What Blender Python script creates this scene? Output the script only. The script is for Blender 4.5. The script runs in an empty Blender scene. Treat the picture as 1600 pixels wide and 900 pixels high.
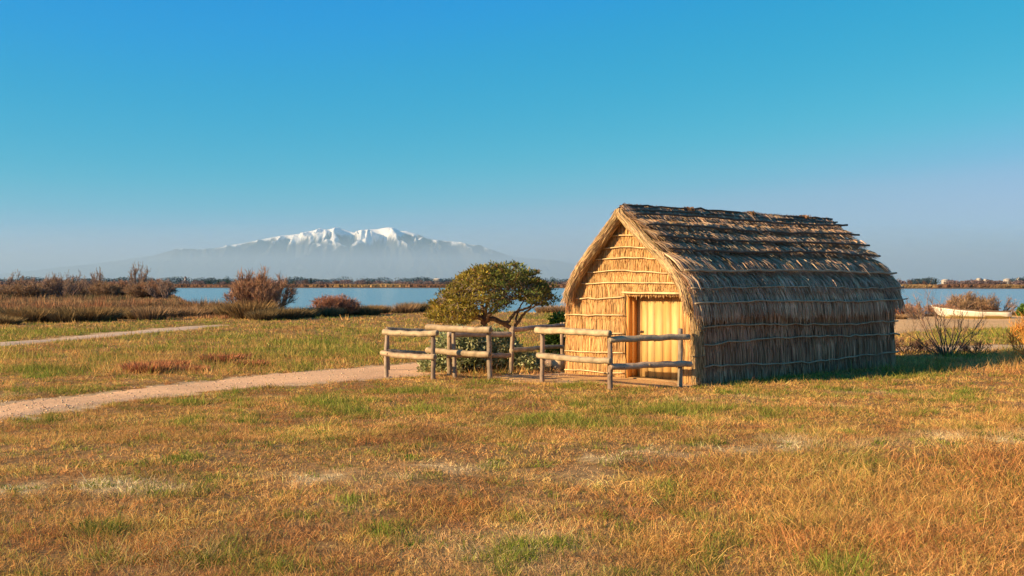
import bpy, bmesh, math, random
import numpy as np
from mathutils import Vector, Matrix

random.seed(7)
rng = np.random.default_rng(11)
scene = bpy.context.scene
C = scene.collection
R = math.radians

# ------------------------------------------------------------------ camera
F, HY, CAM_H = 1750.0, 447.0, 1.75          # focal length and horizon row in 1600x900 pixels
cam_data = bpy.data.cameras.new('camera')
cam_data.sensor_width = 36.0
cam_data.lens = F / 1600 * 36
cam_data.shift_y = -(450 - HY) / 1600
cam_data.clip_start = 0.1
cam_data.clip_end = 200000
cam = bpy.data.objects.new('camera', cam_data)
cam.location = (0, 0, CAM_H)
cam.rotation_euler = (R(90), 0, 0)
C.objects.link(cam)
scene.camera = cam

# ------------------------------------------------------------------ light
SUN_AZ, SUN_EL = 22.0, 20.8                 # sun stands to the left, SUN_AZ degrees behind the camera's plane
sx, sy, sz = -math.cos(R(SUN_AZ)) * math.cos(R(SUN_EL)), -math.sin(R(SUN_AZ)) * math.cos(R(SUN_EL)), math.sin(R(SUN_EL))
sun_data = bpy.data.lights.new('sun', 'SUN')
sun_data.energy = 5.0
sun_data.angle = R(0.5)
sun_data.color = (1.0, 0.73, 0.40)
sun = bpy.data.objects.new('sun', sun_data)
sun.rotation_euler = Vector((sx, sy, sz)).to_track_quat('Z', 'Y').to_euler()
sun.location = (0, 0, 50)
C.objects.link(sun)

SKY_R = [(0, 0), (.09, .008), (.153, .05), (.223, .18), (.287, .36), (.376, .46), (.6, .55), (1, .80)]
SKY_G = [(0, 0), (.10, .16), (.202, .315), (.301, .43), (.386, .51), (.45, .53), (.6, .60), (1, .88)]
SKY_B = [(0, 0), (.20, .38), (.386, .72), (.45, .675), (.55, .69), (.7, .80), (1, 1)]
world = bpy.data.worlds.new('World')
scene.world = world
world.use_nodes = True
wt = world.node_tree
wt.nodes.clear()
w_out = wt.nodes.new('ShaderNodeOutputWorld')
w_bg = wt.nodes.new('ShaderNodeBackground')
w_sky = wt.nodes.new('ShaderNodeTexSky')
w_sky.sky_type = 'NISHITA'
w_sky.sun_disc = False
w_sky.sun_elevation = R(SUN_EL)
w_sky.sun_rotation = math.atan2(sx, sy)
w_sky.air_density = 1.0
w_sky.dust_density = 0.0
w_sky.ozone_density = 6.0
# the photograph's sky is polarised and graded: one tone curve per colour, the same all over the dome
w_in = wt.nodes.new('ShaderNodeVectorMath'); w_in.operation = 'SCALE'; w_in.inputs['Scale'].default_value = 0.0933
w_cv = wt.nodes.new('ShaderNodeRGBCurve')
for ch, pts in enumerate((SKY_R, SKY_G, SKY_B)):
    cu = w_cv.mapping.curves[ch]
    for k, (a, b) in enumerate(pts):
        if k == 0: cu.points[0].location = (a, b)
        elif k == len(pts) - 1: cu.points[-1].location = (a, b)
        else: cu.points.new(a, b)
w_cv.mapping.update()
w_ou = wt.nodes.new('ShaderNodeVectorMath'); w_ou.operation = 'SCALE'; w_ou.inputs['Scale'].default_value = 9.24
w_bg.inputs['Strength'].default_value = 0.056
wt.links.new(w_sky.outputs[0], w_in.inputs[0]); wt.links.new(w_in.outputs[0], w_cv.inputs['Color'])
wt.links.new(w_cv.outputs[0], w_ou.inputs[0]); wt.links.new(w_ou.outputs[0], w_bg.inputs['Color'])
wt.links.new(w_bg.outputs[0], w_out.inputs['Surface'])

scene.view_settings.view_transform = 'Standard'
scene.view_settings.look = 'None'
scene.view_settings.exposure = 0.96
scene.view_settings.gamma = 1.0
scene.view_settings.use_curve_mapping = False
cy = scene.cycles
cy.use_denoising = True
cy.max_bounces = 6
cy.diffuse_bounces = 3
cy.glossy_bounces = 2
cy.transmission_bounces = 4
cy.volume_bounces = 1
cy.transparent_max_bounces = 8
cy.sample_clamp_indirect = 4.0

HAZE_DENSITY = 1.1e-5
HAZE_COLOR = (0.32, 0.67, 0.92, 1)
HAZE_ANISO = 0.12

# ------------------------------------------------------------------ helpers
def U(x, y, d):
    """point seen at photo pixel (x, y) at depth d metres"""
    return Vector(((x - 800) / F * d, d, CAM_H - (y - HY) / F * d))

def G(x, y):
    """ground point (z = 0) seen at photo pixel (x, y)"""
    d = F * CAM_H / (y - HY)
    return np.array(((x - 800) / F * d, d))

def GA(pts):
    return np.array([G(*p) for p in pts])

_lat = np.random.default_rng(3).random((256, 256))
def vnoise(x, y):
    x = np.asarray(x, float); y = np.asarray(y, float)
    xi = np.floor(x).astype(int); yi = np.floor(y).astype(int)
    fx = x - xi; fy = y - yi
    fx = fx * fx * (3 - 2 * fx); fy = fy * fy * (3 - 2 * fy)
    g = lambda a, b: _lat[a & 255, b & 255]
    return (g(xi, yi) * (1 - fx) + g(xi + 1, yi) * fx) * (1 - fy) + (g(xi, yi + 1) * (1 - fx) + g(xi + 1, yi + 1) * fx) * fy

def fbm(x, y, octv=4, gain=0.5):
    s = 0; a = 1; t = 0
    for k in range(octv):
        s = s + a * vnoise(x * 2 ** k + 17.3 * k, y * 2 ** k + 9.1 * k); t += a; a *= gain
    return s / t                             # 0..1

def sstep(a, b, x):
    t = np.clip((x - a) / (b - a), 0, 1)
    return t * t * (3 - 2 * t)

def in_poly(px, py, poly):
    r = np.zeros(px.shape, bool)
    n = len(poly)
    for i in range(n):
        x0, y0 = poly[i]; x1, y1 = poly[(i + 1) % n]
        c = ((y0 > py) != (y1 > py)) & (px < (x1 - x0) * (py - y0) / ((y1 - y0) + 1e-12) + x0)
        r ^= c
    return r

def mesh_np(name, verts, faces, cols=None, smooth=False):
    """verts (n,3); faces list of arrays (m,3) / (m,4); cols (n,3)"""
    me = bpy.data.meshes.new(name)
    verts = np.asarray(verts, np.float32)
    me.vertices.add(len(verts))
    me.vertices.foreach_set('co', verts.ravel())
    loops = np.concatenate([np.asarray(f, np.int32).ravel() for f in faces])
    tot = np.concatenate([np.full(len(f), np.asarray(f).shape[1], np.int32) for f in faces])
    start = np.concatenate(([0], np.cumsum(tot)[:-1])).astype(np.int32)
    me.loops.add(len(loops))
    me.loops.foreach_set('vertex_index', loops)
    me.polygons.add(len(tot))
    me.polygons.foreach_set('loop_start', start)
    me.polygons.foreach_set('loop_total', tot)
    if smooth:
        me.polygons.foreach_set('use_smooth', np.ones(len(tot), bool))
    if cols is not None:
        at = me.color_attributes.new('Col', 'FLOAT_COLOR', 'POINT')
        c4 = np.ones((len(verts), 4), np.float32); c4[:, :3] = cols
        at.data.foreach_set('color', c4.ravel())
    me.update(calc_edges=True)
    me.validate()
    return me

def link(name, me, mat=None, parent=None, **props):
    o = bpy.data.objects.new(name, me)
    C.objects.link(o)
    if mat is not None and me is not None and not me.materials:
        me.materials.append(mat)
    if parent is not None:
        o.parent = parent
    for k, v in props.items():
        o[k] = v
    return o

def thing(name, label, cat, loc=(0, 0, 0), rz=0.0, group=None):
    o = bpy.data.objects.new(name, None)
    o.empty_display_size = 0.3
    C.objects.link(o)
    o.location = loc; o.rotation_euler = (0, 0, rz)
    o['label'] = label; o['category'] = cat
    if group: o['group'] = group
    return o

class MB:
    """collects pieces and links them as one mesh"""
    def __init__(s):
        s.v = []; s.q = []; s.t = []; s.c = []; s.n = 0
    def raw(s, v, quads=None, tris=None, col=(1, 1, 1)):
        v = np.asarray(v, float).reshape(-1, 3)
        if quads is not None and len(quads): s.q.append(np.asarray(quads, int) + s.n)
        if tris is not None and len(tris): s.t.append(np.asarray(tris, int) + s.n)
        col = np.asarray(col, float)
        s.c.append(np.broadcast_to(col, v.shape) if col.ndim == 1 else col)
        s.v.append(v); s.n += len(v)
    def box(s, a, b, col=(1, 1, 1), jit=0.0):
        x0, y0, z0 = a; x1, y1, z1 = b
        v = np.array([(x0,y0,z0),(x1,y0,z0),(x1,y1,z0),(x0,y1,z0),(x0,y0,z1),(x1,y0,z1),(x1,y1,z1),(x0,y1,z1)], float)
        if jit: v += rng.normal(0, jit, v.shape)
        s.raw(v, quads=[(0,3,2,1),(4,5,6,7),(0,1,5,4),(1,2,6,5),(2,3,7,6),(3,0,4,7)], col=col)
    def tube(s, pts, rad, sides=6, col=(1, 1, 1), caps=True):
        pts = np.asarray(pts, float); k = len(pts)
        rad = np.broadcast_to(np.asarray(rad, float), (k,))
        tan = np.gradient(pts, axis=0)
        tan /= np.linalg.norm(tan, axis=1)[:, None] + 1e-9
        ref = np.array((0, 0, 1.0)) if abs(tan[:, 2]).mean() < 0.8 else np.array((1.0, 0.1, 0))
        a = np.cross(tan, ref); a /= np.linalg.norm(a, axis=1)[:, None] + 1e-9
        b = np.cross(tan, a)
        th = np.arange(sides) / sides * 2 * np.pi
        ring = a[:, None, :] * np.cos(th)[None, :, None] + b[:, None, :] * np.sin(th)[None, :, None]
        v = pts[:, None, :] + ring * rad[:, None, None]
        i = np.arange(k - 1)[:, None] * sides; j = np.arange(sides)[None, :]; jn = (j + 1) % sides
        q = np.stack([i + j, i + jn, i + sides + jn, i + sides + j], -1).reshape(-1, 4)
        v = v.reshape(-1, 3); tr = []
        if caps:
            n0 = len(v)
            v = np.vstack([v, pts[0] - tan[0] * rad[0] * 0.15, pts[-1] + tan[-1] * rad[-1] * 0.15])
            for m in range(sides):
                tr.append((n0, (m + 1) % sides, m))
                o = (k - 1) * sides
                tr.append((n0 + 1, o + m, o + (m + 1) % sides))
        s.raw(v, quads=q, tris=tr, col=col)
    def ribbons(s, P, S, W, col):
        """P (n,k,3) centre lines, S (n,3) side directions, W (n,k) or (k,) half widths, col (n,3)"""
        n, k, _ = P.shape
        W = np.broadcast_to(W, (n, k))
        L = P - S[:, None, :] * W[..., None]; Rr = P + S[:, None, :] * W[..., None]
        v = np.stack([L, Rr], 2).reshape(-1, 3)
        base = (np.arange(n) * k * 2)[:, None, None] + (np.arange(k - 1) * 2)[None, :, None]
        q = (base + np.array([0, 1, 3, 2])[None, None, :]).reshape(-1, 4)
        s.raw(v, quads=q, col=np.repeat(np.broadcast_to(col, (n, 3)), k * 2, axis=0))
    def spikes(s, A, B, S, w, col):
        """one triangle each, from base A (half width w) to tip B"""
        n = len(A)
        w = np.broadcast_to(np.asarray(w, float), (n,))
        v = np.stack([A - S * w[:, None], A + S * w[:, None], B], 1).reshape(-1, 3)
        s.raw(v, tris=np.arange(n * 3).reshape(-1, 3), col=np.repeat(np.broadcast_to(col, (n, 3)), 3, axis=0))
    def mesh(s, name, smooth=False):
        f = []
        if s.q: f.append(np.concatenate(s.q))
        if s.t: f.append(np.concatenate(s.t))
        return mesh_np(name, np.concatenate(s.v), f, np.concatenate(s.c), smooth)
    def build(s, name, mat, parent=None, smooth=False, **props):
        return link(name, s.mesh(name, smooth), mat, parent, **props)

def unit(v):
    return v / (np.linalg.norm(v, axis=-1, keepdims=True) + 1e-9)

def rdir(n):
    return unit(rng.normal(0, 1, (n, 3)))

def vary(base, n, amt=0.15, hue=0.05):
    c = np.asarray(base, float)[None, :] * np.exp(rng.normal(0, amt, (n, 1))) * np.exp(rng.normal(0, hue, (n, 3)))
    return np.clip(c, 0.005, 0.95)

# ------------------------------------------------------------------ materials
def nodes_of(m):
    m.use_nodes = True
    nt = m.node_tree
    nt.nodes.clear()
    return nt, nt.nodes.new('ShaderNodeOutputMaterial')

def mat_attr(name, rough=0.8, noise_scale=8.0, noise_amt=0.25, translucent=0.0, spec=0.2, bump=0.0, bump_scale=30.0, stretch=None):
    m = bpy.data.materials.new(name)
    nt, out = nodes_of(m)
    N = nt.nodes.new; L = nt.links.new
    at = N('ShaderNodeAttribute'); at.attribute_name = 'Col'
    tc = N('ShaderNodeTexCoord')
    mp = N('ShaderNodeMapping')
    if stretch: mp.inputs['Scale'].default_value = stretch
    L(tc.outputs['Object'], mp.inputs['Vector'])
    nz = N('ShaderNodeTexNoise'); nz.inputs['Scale'].default_value = noise_scale; nz.inputs['Detail'].default_value = 4
    L(mp.outputs[0], nz.inputs['Vector'])
    mr = N('ShaderNodeMapRange'); mr.inputs['From Min'].default_value = 0.3; mr.inputs['From Max'].default_value = 0.7
    mr.inputs['To Min'].default_value = 1 - noise_amt; mr.inputs['To Max'].default_value = 1 + noise_amt
    L(nz.outputs['Fac'], mr.inputs['Value'])
    mx = N('ShaderNodeVectorMath'); mx.operation = 'SCALE'
    L(at.outputs['Color'], mx.inputs[0]); L(mr.outputs[0], mx.inputs['Scale'])
    p = N('ShaderNodeBsdfPrincipled')
    p.inputs['Roughness'].default_value = rough
    p.inputs['Specular IOR Level'].default_value = spec
    L(mx.outputs[0], p.inputs['Base Color'])
    if bump:
        bn = N('ShaderNodeTexNoise'); bn.inputs['Scale'].default_value = bump_scale; bn.inputs['Detail'].default_value = 3
        L(mp.outputs[0], bn.inputs['Vector'])
        bp = N('ShaderNodeBump'); bp.inputs['Strength'].default_value = bump; bp.inputs['Distance'].default_value = 0.02
        L(bn.outputs['Fac'], bp.inputs['Height']); L(bp.outputs[0], p.inputs['Normal'])
    if translucent:
        t = N('ShaderNodeBsdfTranslucent'); L(mx.outputs[0], t.inputs['Color'])
        ms = N('ShaderNodeMixShader'); ms.inputs[0].default_value = translucent
        L(p.outputs[0], ms.inputs[1]); L(t.outputs[0], ms.inputs[2]); L(ms.outputs[0], out.inputs['Surface'])
    else:
        L(p.outputs[0], out.inputs['Surface'])
    return m

M_grass = mat_attr('dry grass blades', 0.7, 0.6, 0.12, 0.35, 0.15)
M_ground = mat_attr('meadow soil', 0.95, 9.0, 0.35, 0, 0.05, bump=0.8, bump_scale=25)
M_path = mat_attr('sandy gravel', 0.95, 14.0, 0.16, 0, 0.05, bump=0.5, bump_scale=45)
M_reed = mat_attr('dried reed', 0.6, 3.0, 0.22, 0.12, 0.25)
M_pole = mat_attr('reed binding pole', 0.7, 6.0, 0.25, 0, 0.2)
M_log = mat_attr('peeled log', 0.75, 7.0, 0.34, 0, 0.15, bump=0.5, bump_scale=14)
M_plank = mat_attr('pine plank', 0.55, 3.0, 0.20, 0, 0.25, bump=0.15, bump_scale=12, stretch=(5, 5, 0.7))
def add_knots(m):
    nt = m.node_tree; N = nt.nodes.new; L = nt.links.new
    p = [n for n in nt.nodes if n.type == 'BSDF_PRINCIPLED'][0]
    src = p.inputs['Base Color'].links[0].from_socket
    tc = N('ShaderNodeTexCoord'); mp = N('ShaderNodeMapping'); mp.inputs['Scale'].default_value = (1, 1, .62)
    L(tc.outputs['Object'], mp.inputs['Vector'])
    vo = N('ShaderNodeTexVoronoi'); vo.inputs['Scale'].default_value = 4.6
    L(mp.outputs[0], vo.inputs['Vector'])
    mr = N('ShaderNodeMapRange'); mr.inputs['From Min'].default_value = .06; mr.inputs['From Max'].default_value = .16; mr.inputs['To Min'].default_value = .85; mr.inputs['To Max'].default_value = 0
    L(vo.outputs['Distance'], mr.inputs['Value'])
    mx = N('ShaderNodeMix'); mx.data_type = 'RGBA'; mx.inputs['B'].default_value = (.22, .09, .025, 1)
    L(mr.outputs[0], mx.inputs['Factor']); L(src, mx.inputs['A']); L(mx.outputs['Result'], p.inputs['Base Color'])
add_knots(M_plank)
M_bark = mat_attr('bark', 0.9, 12.0, 0.35, 0, 0.1, bump=0.6, bump_scale=25)
M_leaf = mat_attr('leaf', 0.55, 1.2, 0.2, 0.3, 0.3)
M_twig = mat_attr('dry twigs', 0.85, 1.0, 0.2, 0.1, 0.1)
M_boat = mat_attr('boat paint', 0.5, 4.0, 0.12, 0, 0.3)
M_far = mat_attr('far foliage', 0.9, 0.02, 0.25, 0.3, 0.0)
M_farwall = mat_attr('far wall', 0.8, 0.05, 0.08, 0, 0.1)

# mountain: rock and winter woods with snow on the upper slopes
def make_mountain_mat():
    m = bpy.data.materials.new('snowy mountain'); nt, out = nodes_of(m); N = nt.nodes.new; L = nt.links.new
    at = N('ShaderNodeAttribute'); at.attribute_name = 'Col'
    p = N('ShaderNodeBsdfPrincipled'); p.inputs['Roughness'].default_value = 0.9; p.inputs['Specular IOR Level'].default_value = 0.0
    L(at.outputs['Color'], p.inputs['Base Color']); L(p.outputs[0], out.inputs['Surface'])
    return m
M_mount = make_mountain_mat()

def make_water_mat():
    m = bpy.data.materials.new('lagoon water'); nt, out = nodes_of(m); N = nt.nodes.new; L = nt.links.new
    p = N('ShaderNodeBsdfPrincipled')
    p.inputs['Base Color'].default_value = (0.07, 0.17, 0.21, 1); p.inputs['Roughness'].default_value = 0.12
    p.inputs['IOR'].default_value = 1.33
    tc = N('ShaderNodeTexCoord')
    mp = N('ShaderNodeMapping'); mp.inputs['Scale'].default_value = (0.5, 1.2, 1)
    L(tc.outputs['Object'], mp.inputs['Vector'])
    nz = N('ShaderNodeTexNoise'); nz.inputs['Scale'].default_value = 1.0; nz.inputs['Detail'].default_value = 4
    L(mp.outputs[0], nz.inputs['Vector'])
    bp = N('ShaderNodeBump'); bp.inputs['Strength'].default_value = 1.0; bp.inputs['Distance'].default_value = 0.10
    L(nz.outputs['Fac'], bp.inputs['Height']); L(bp.outputs[0], p.inputs['Normal'])
    L(p.outputs[0], out.inputs['Surface'])
    return m
M_water = make_water_mat()

# ------------------------------------------------------------------ haze
hz = bpy.data.materials.new('haze air'); nt, out = nodes_of(hz)
pv = nt.nodes.new('ShaderNodeVolumePrincipled')
pv.inputs['Color'].default_value = HAZE_COLOR
pv.inputs['Density'].default_value = HAZE_DENSITY
pv.inputs['Anisotropy'].default_value = HAZE_ANISO
nt.links.new(pv.outputs[0], out.inputs['Volume'])
hb = MB(); hb.box((-72000, -72000, -4.0), (72000, 72000, 2750))
haze = hb.build('haze', hz, kind='stuff')

# the bank of mist that lies over the plain before the mountain's foot
mz = bpy.data.materials.new('mist air'); nt, out = nodes_of(mz)
pv = nt.nodes.new('ShaderNodeVolumePrincipled')
pv.inputs['Color'].default_value = (0.60, 0.74, 0.92, 1)
pv.inputs['Density'].default_value = 8.5e-5
pv.inputs['Anisotropy'].default_value = HAZE_ANISO
nt.links.new(pv.outputs[0], out.inputs['Volume'])
hb = MB(); hb.box((-60000, 18000, 3.0), (60000, 41500, 1020))
hb.build('mist', mz, kind='stuff')

# ------------------------------------------------------------------ ground shape
SHORE_PX = np.array([-900, -300, 0, 180, 262, 300, 400, 900, 1250, 1600, 2400])
SHORE_D = np.array([900, 420, 360, 300, 240, 120, 104, 100, 96, 90, 86.0])
FAR_PX = np.array([-900, 0, 700, 1300, 1600, 2400])
FAR_D = np.array([1500, 1400, 1330, 1020, 950, 900.0])
WATER_Z = -0.6

def terrain(x, y):
    x = np.asarray(x, float); y = np.asarray(y, float)
    r = np.hypot(x, y)
    ang = np.arctan2(x, np.maximum(y, 1e-6))
    px = np.clip(800 + F * np.tan(np.clip(ang, -1.2, 1.2)), -900, 2400)
    front = sstep(0.1, 0.5, y / (r + 1e-6))
    h = 0.09 * (fbm(x * 0.22 + 3, y * 0.22 + 5, 3) - 0.5) + 0.05 * (fbm(x * 0.9, y * 0.9, 2) - 0.5)
    h = h * sstep(2, 8, r)
    near = np.interp(px, SHORE_PX, SHORE_D) * (1 + 0.05 * (fbm(px * 0.02, 0 * px + 3, 3) - 0.5))
    far = np.interp(px, FAR_PX, FAR_D) * (1 + 0.03 * (fbm(px * 0.01, 0 * px + 9, 3) - 0.5))
    dep = y
    sink = sstep(near - 30, near + 12, dep) * (1 - sstep(far - 30, far + 30, dep))
    up = sstep(far - 10, far + 60, dep) * 0.9
    return h * (1 - sstep(60, 120, r)) + front * (-1.4 * sink + up)

def TZ(x, y):
    return float(terrain(np.array([x]), np.array([y]))[0])

# paths and sand, as outlines on the ground
path_main = np.vstack([GA([(-260, 672), (-120, 650), (0, 630), (100, 618), (211, 606), (332, 592), (470, 579), (600, 569), (680, 562), (760, 557), (860, 553), (960, 549)]),
                       GA([(960, 556), (880, 566), (860, 572), (800, 576), (720, 580), (660, 588), (600, 592), (470, 602), (329, 613), (264, 618), (130, 637), (0, 661), (-120, 684), (-260, 712)])])
path_left = np.vstack([GA([(-200, 548), (-90, 541), (0, 535), (120, 525), (230, 515), (300, 509), (352, 506)]),
                       GA([(352, 509), (320, 514), (250, 520.5), (150, 529), (60, 536.5), (0, 542), (-90, 549), (-200, 557)])])
path_right = np.vstack([GA([(1330, 545), (1450, 542), (1530, 540.5), (1620, 540), (1800, 540)]),
                        GA([(1800, 547), (1620, 546.5), (1530, 547), (1450, 549), (1330, 552)])])
yard = GA([(845, 588), (872, 580), (940, 578), (1040, 590), (1080, 600), (1062, 604), (985, 602), (905, 598)])
yard2 = GA([(770, 588), (810, 583), (850, 585), (900, 592), (860, 598), (800, 597)])
beach = np.vstack([GA([(1380, 497), (1440, 494), (1520, 494), (1600, 493), (1800, 493)]),
                   GA([(1800, 512), (1600, 512), (1540, 514), (1470, 513), (1420, 520), (1380, 524)])])
BARE = [path_main, path_left, path_right, yard, yard2, beach]

def bare_mask(x, y):
    m = np.zeros(x.shape, bool)
    jx = x + 0.7 * (fbm(x * 2.1, y * 2.1, 3) - 0.5); jy = y + 1.3 * (fbm(x * 2.1 + 40, y * 1.5, 3) - 0.5)
    for p in BARE: m |= in_poly(jx, jy, p)
    return m

# hut frame
HUT_O = np.array((2.18, 21.30)); HUT_A = math.atan2(0.646, 0.764)
HX = np.array((math.cos(HUT_A), math.sin(HUT_A))); HYv = np.array((-math.sin(HUT_A), math.cos(HUT_A)))
def hut_local(x, y):
    dx = x - HUT_O[0]; dy = y - HUT_O[1]
    return dx * HX[0] + dy * HX[1], dx * HYv[0] + dy * HYv[1]
def hut_mask(x, y):
    u, v = hut_local(x, y)
    return (u > -0.05) & (u < 6.5) & (abs(v) < 1.72)

def to_px(x, y):
    return 800 + F * x / y, HY + F * CAM_H / y

# how green / tall / pale the meadow is at a place
GREEN_SPOTS = [(860, 655, 70, 10), (800, 662, 40, 6), (950, 660, 60, 8), (1100, 640, 60, 7), (640, 612, 60, 6), (290, 628, 30, 6), (60, 655, 40, 6), (500, 632, 40, 6), (560, 645, 30, 5),
               (285, 718, 24, 9), (900, 602, 40, 4), (1240, 592, 170, 8), (1250, 690, 40, 5), (1320, 890, 40, 14), (820, 870, 50, 10), (980, 828, 25, 8),
               (170, 835, 60, 12), (300, 880, 60, 10), (420, 890, 60, 8), (1180, 612, 60, 5), (1090, 690, 30, 5), (660, 640, 50, 5), (760, 600, 40, 4), (1000, 700, 30, 4), (390, 655, 14, 5),
               (560, 520, 60, 8), (500, 540, 80, 8), (550, 552, 90, 10), (380, 530, 60, 8), (200, 520, 120, 6), (60, 520, 90, 7), (280, 506, 90, 4), (480, 494, 60, 4), (430, 512, 30, 4),
               (1570, 525, 80, 9), (1480, 530, 60, 9), (1420, 505, 40, 4), (860, 495, 60, 6), (60, 585, 70, 8), (180, 560, 60, 8), (380, 560, 70, 6), (100, 610, 80, 5)]
TALL_SPOTS = [(1480, 810, 190, 90), (1280, 790, 120, 70), (1100, 770, 90, 40), (1580, 720, 90, 40), (1200, 720, 120, 22), (1560, 655, 70, 12), (260, 575, 70, 12), (380, 565, 50, 8), (250, 860, 80, 25), (700, 800, 80, 20), (1050, 860, 60, 20), (1590, 565, 30, 20)]
TRACK = np.array([(-200, 790), (0, 770), (250, 765), (480, 752), (650, 738), (830, 722), (1000, 712), (1200, 697), (1400, 690), (1600, 680), (1850, 670)], float)
def fields(x, y):
    px, py = to_px(x, np.maximum(y, 0.5))
    midm = np.exp(-((py - 540) / 32) ** 2)
    g = (0.42 + .3 * midm) * sstep(0.55 - .10 * midm, 0.80 - .1 * midm, fbm(x * 0.9 + 31, y * 0.7 + 12, 4)) + 0.45 * sstep(0.55, 0.75, fbm(x * 3.1 + 5, y * 2.5, 3))
    for (a, b, ra, rb) in GREEN_SPOTS:
        e = ((px - a) / ra) ** 2 + ((py - b) / rb) ** 2
        g = g + np.exp(-e * 1.2) * 0.85 * (0.1 + 1.2 * fbm(x * 2.2, y * 2.2, 3))
    t = 0
    for (a, b, ra, rb) in TALL_SPOTS:
        t = t + np.exp(-(((px - a) / ra) ** 2 + ((py - b) / rb) ** 2))
    t = np.clip(t, 0, 1.2) * (0.35 + 1.1 * fbm(x * 1.1 + 8, y * 1.1, 3))
    ty = np.interp(px, TRACK[:, 0], TRACK[:, 1]) + 14 * (fbm(px * 0.013, py * 0.0 + 1, 3) - 0.5)
    pale = np.exp(-((py - ty) / (7 + 9 * fbm(px * 0.012 + 4, py * 0 + 7, 2))) ** 2) * sstep(0.32, 0.55, fbm(px * 0.02, py * 0.03 + 3, 3))
    pale = pale * (.25 + 1.1 * sstep(.38, .62, fbm(x * 2.3 + 7, y * 1.9, 4))) + 0.5 * sstep(0.60, 0.8, fbm(x * 0.5 + 77, y * 0.4, 4)) * (py > 610)
    return np.clip(g, 0, 1), np.clip(t, 0, 1), np.clip(pale, 0, 1)

SOIL = np.array((0.27, 0.15, 0.06)); OLIVE = np.array((0.27, 0.20, 0.05)); STRAW = np.array((0.54, 0.36, 0.17)); RED = np.array((0.37, 0.17, 0.06))
def ground_colour(x, y):
    g, t, pale = fields(x, y)
    n = fbm(x * 1.7, y * 1.7, 4)[:, None]
    c = SOIL * (0.7 + 0.7 * n)
    c = c + (OLIVE - c) * (g * 0.8)[:, None]
    c = c + (RED - c) * (t * 0.5)[:, None]
    c = c + (STRAW - c) * (pale * 0.8)[:, None]
    b = bare_mask(x, y)[:, None]
    c = np.where(b, np.array((0.58, 0.38, 0.21)), c)
    r = np.hypot(x, y)
    far = sstep(70, 110, r)[:, None]
    scrub = np.array((0.15, 0.10, 0.06)) * (0.7 + 0.6 * fbm(x * 0.05, y * 0.05, 4)[:, None])
    c = c + (scrub - c) * far
    vfar = sstep(1500, 4000, r)[:, None]
    c = c + (np.array((0.10, 0.10, 0.06)) - c) * vfar
    return c

def build_ground():
    r1 = np.exp(np.arange(math.log(3.0), math.log(140), 0.0105))
    r2 = np.exp(np.arange(math.log(142), math.log(2000), 0.035))
    r3 = np.geomspace(2100, 70000, 24)
    rr = np.concatenate([[0.5, 1.5], r1, r2, r3])
    a_in = np.arange(-34, 34.001, 0.27)
    a_out = np.concatenate([np.arange(37, 180, 6.0), np.arange(-180, -34.5, 6.0)])
    aa = np.sort(np.concatenate([a_in, a_out]))
    Rg, A = np.meshgrid(rr, np.radians(aa), indexing='ij')
    X = Rg * np.sin(A); Y = Rg * np.cos(A)
    lim = 71000
    X = np.clip(X, -lim, lim); Y = np.clip(Y, -lim, lim)
    Z = terrain(X, Y)
    nR, nA = X.shape
    i = np.arange(nR - 1)[:, None]; j = np.arange(nA)[None, :]; jn = (j + 1) % nA
    q = np.stack([i * nA + j, i * nA + jn, (i + 1) * nA + jn, (i + 1) * nA + j], -1).reshape(-1, 4)[:, ::-1]
    v = np.stack([X, Y, Z], -1).reshape(-1, 3)
    v = np.vstack([v, [[0, 0, 0]]])
    tri = np.stack([np.full(nA, nR * nA), (np.arange(nA) + 1) % nA, np.arange(nA)], -1)
    c = ground_colour(v[:, 0], v[:, 1])
    me = mesh_np('ground', v, [q, tri], c, True)
    return link('ground', me, M_ground, kind='structure')
build_ground()

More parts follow.
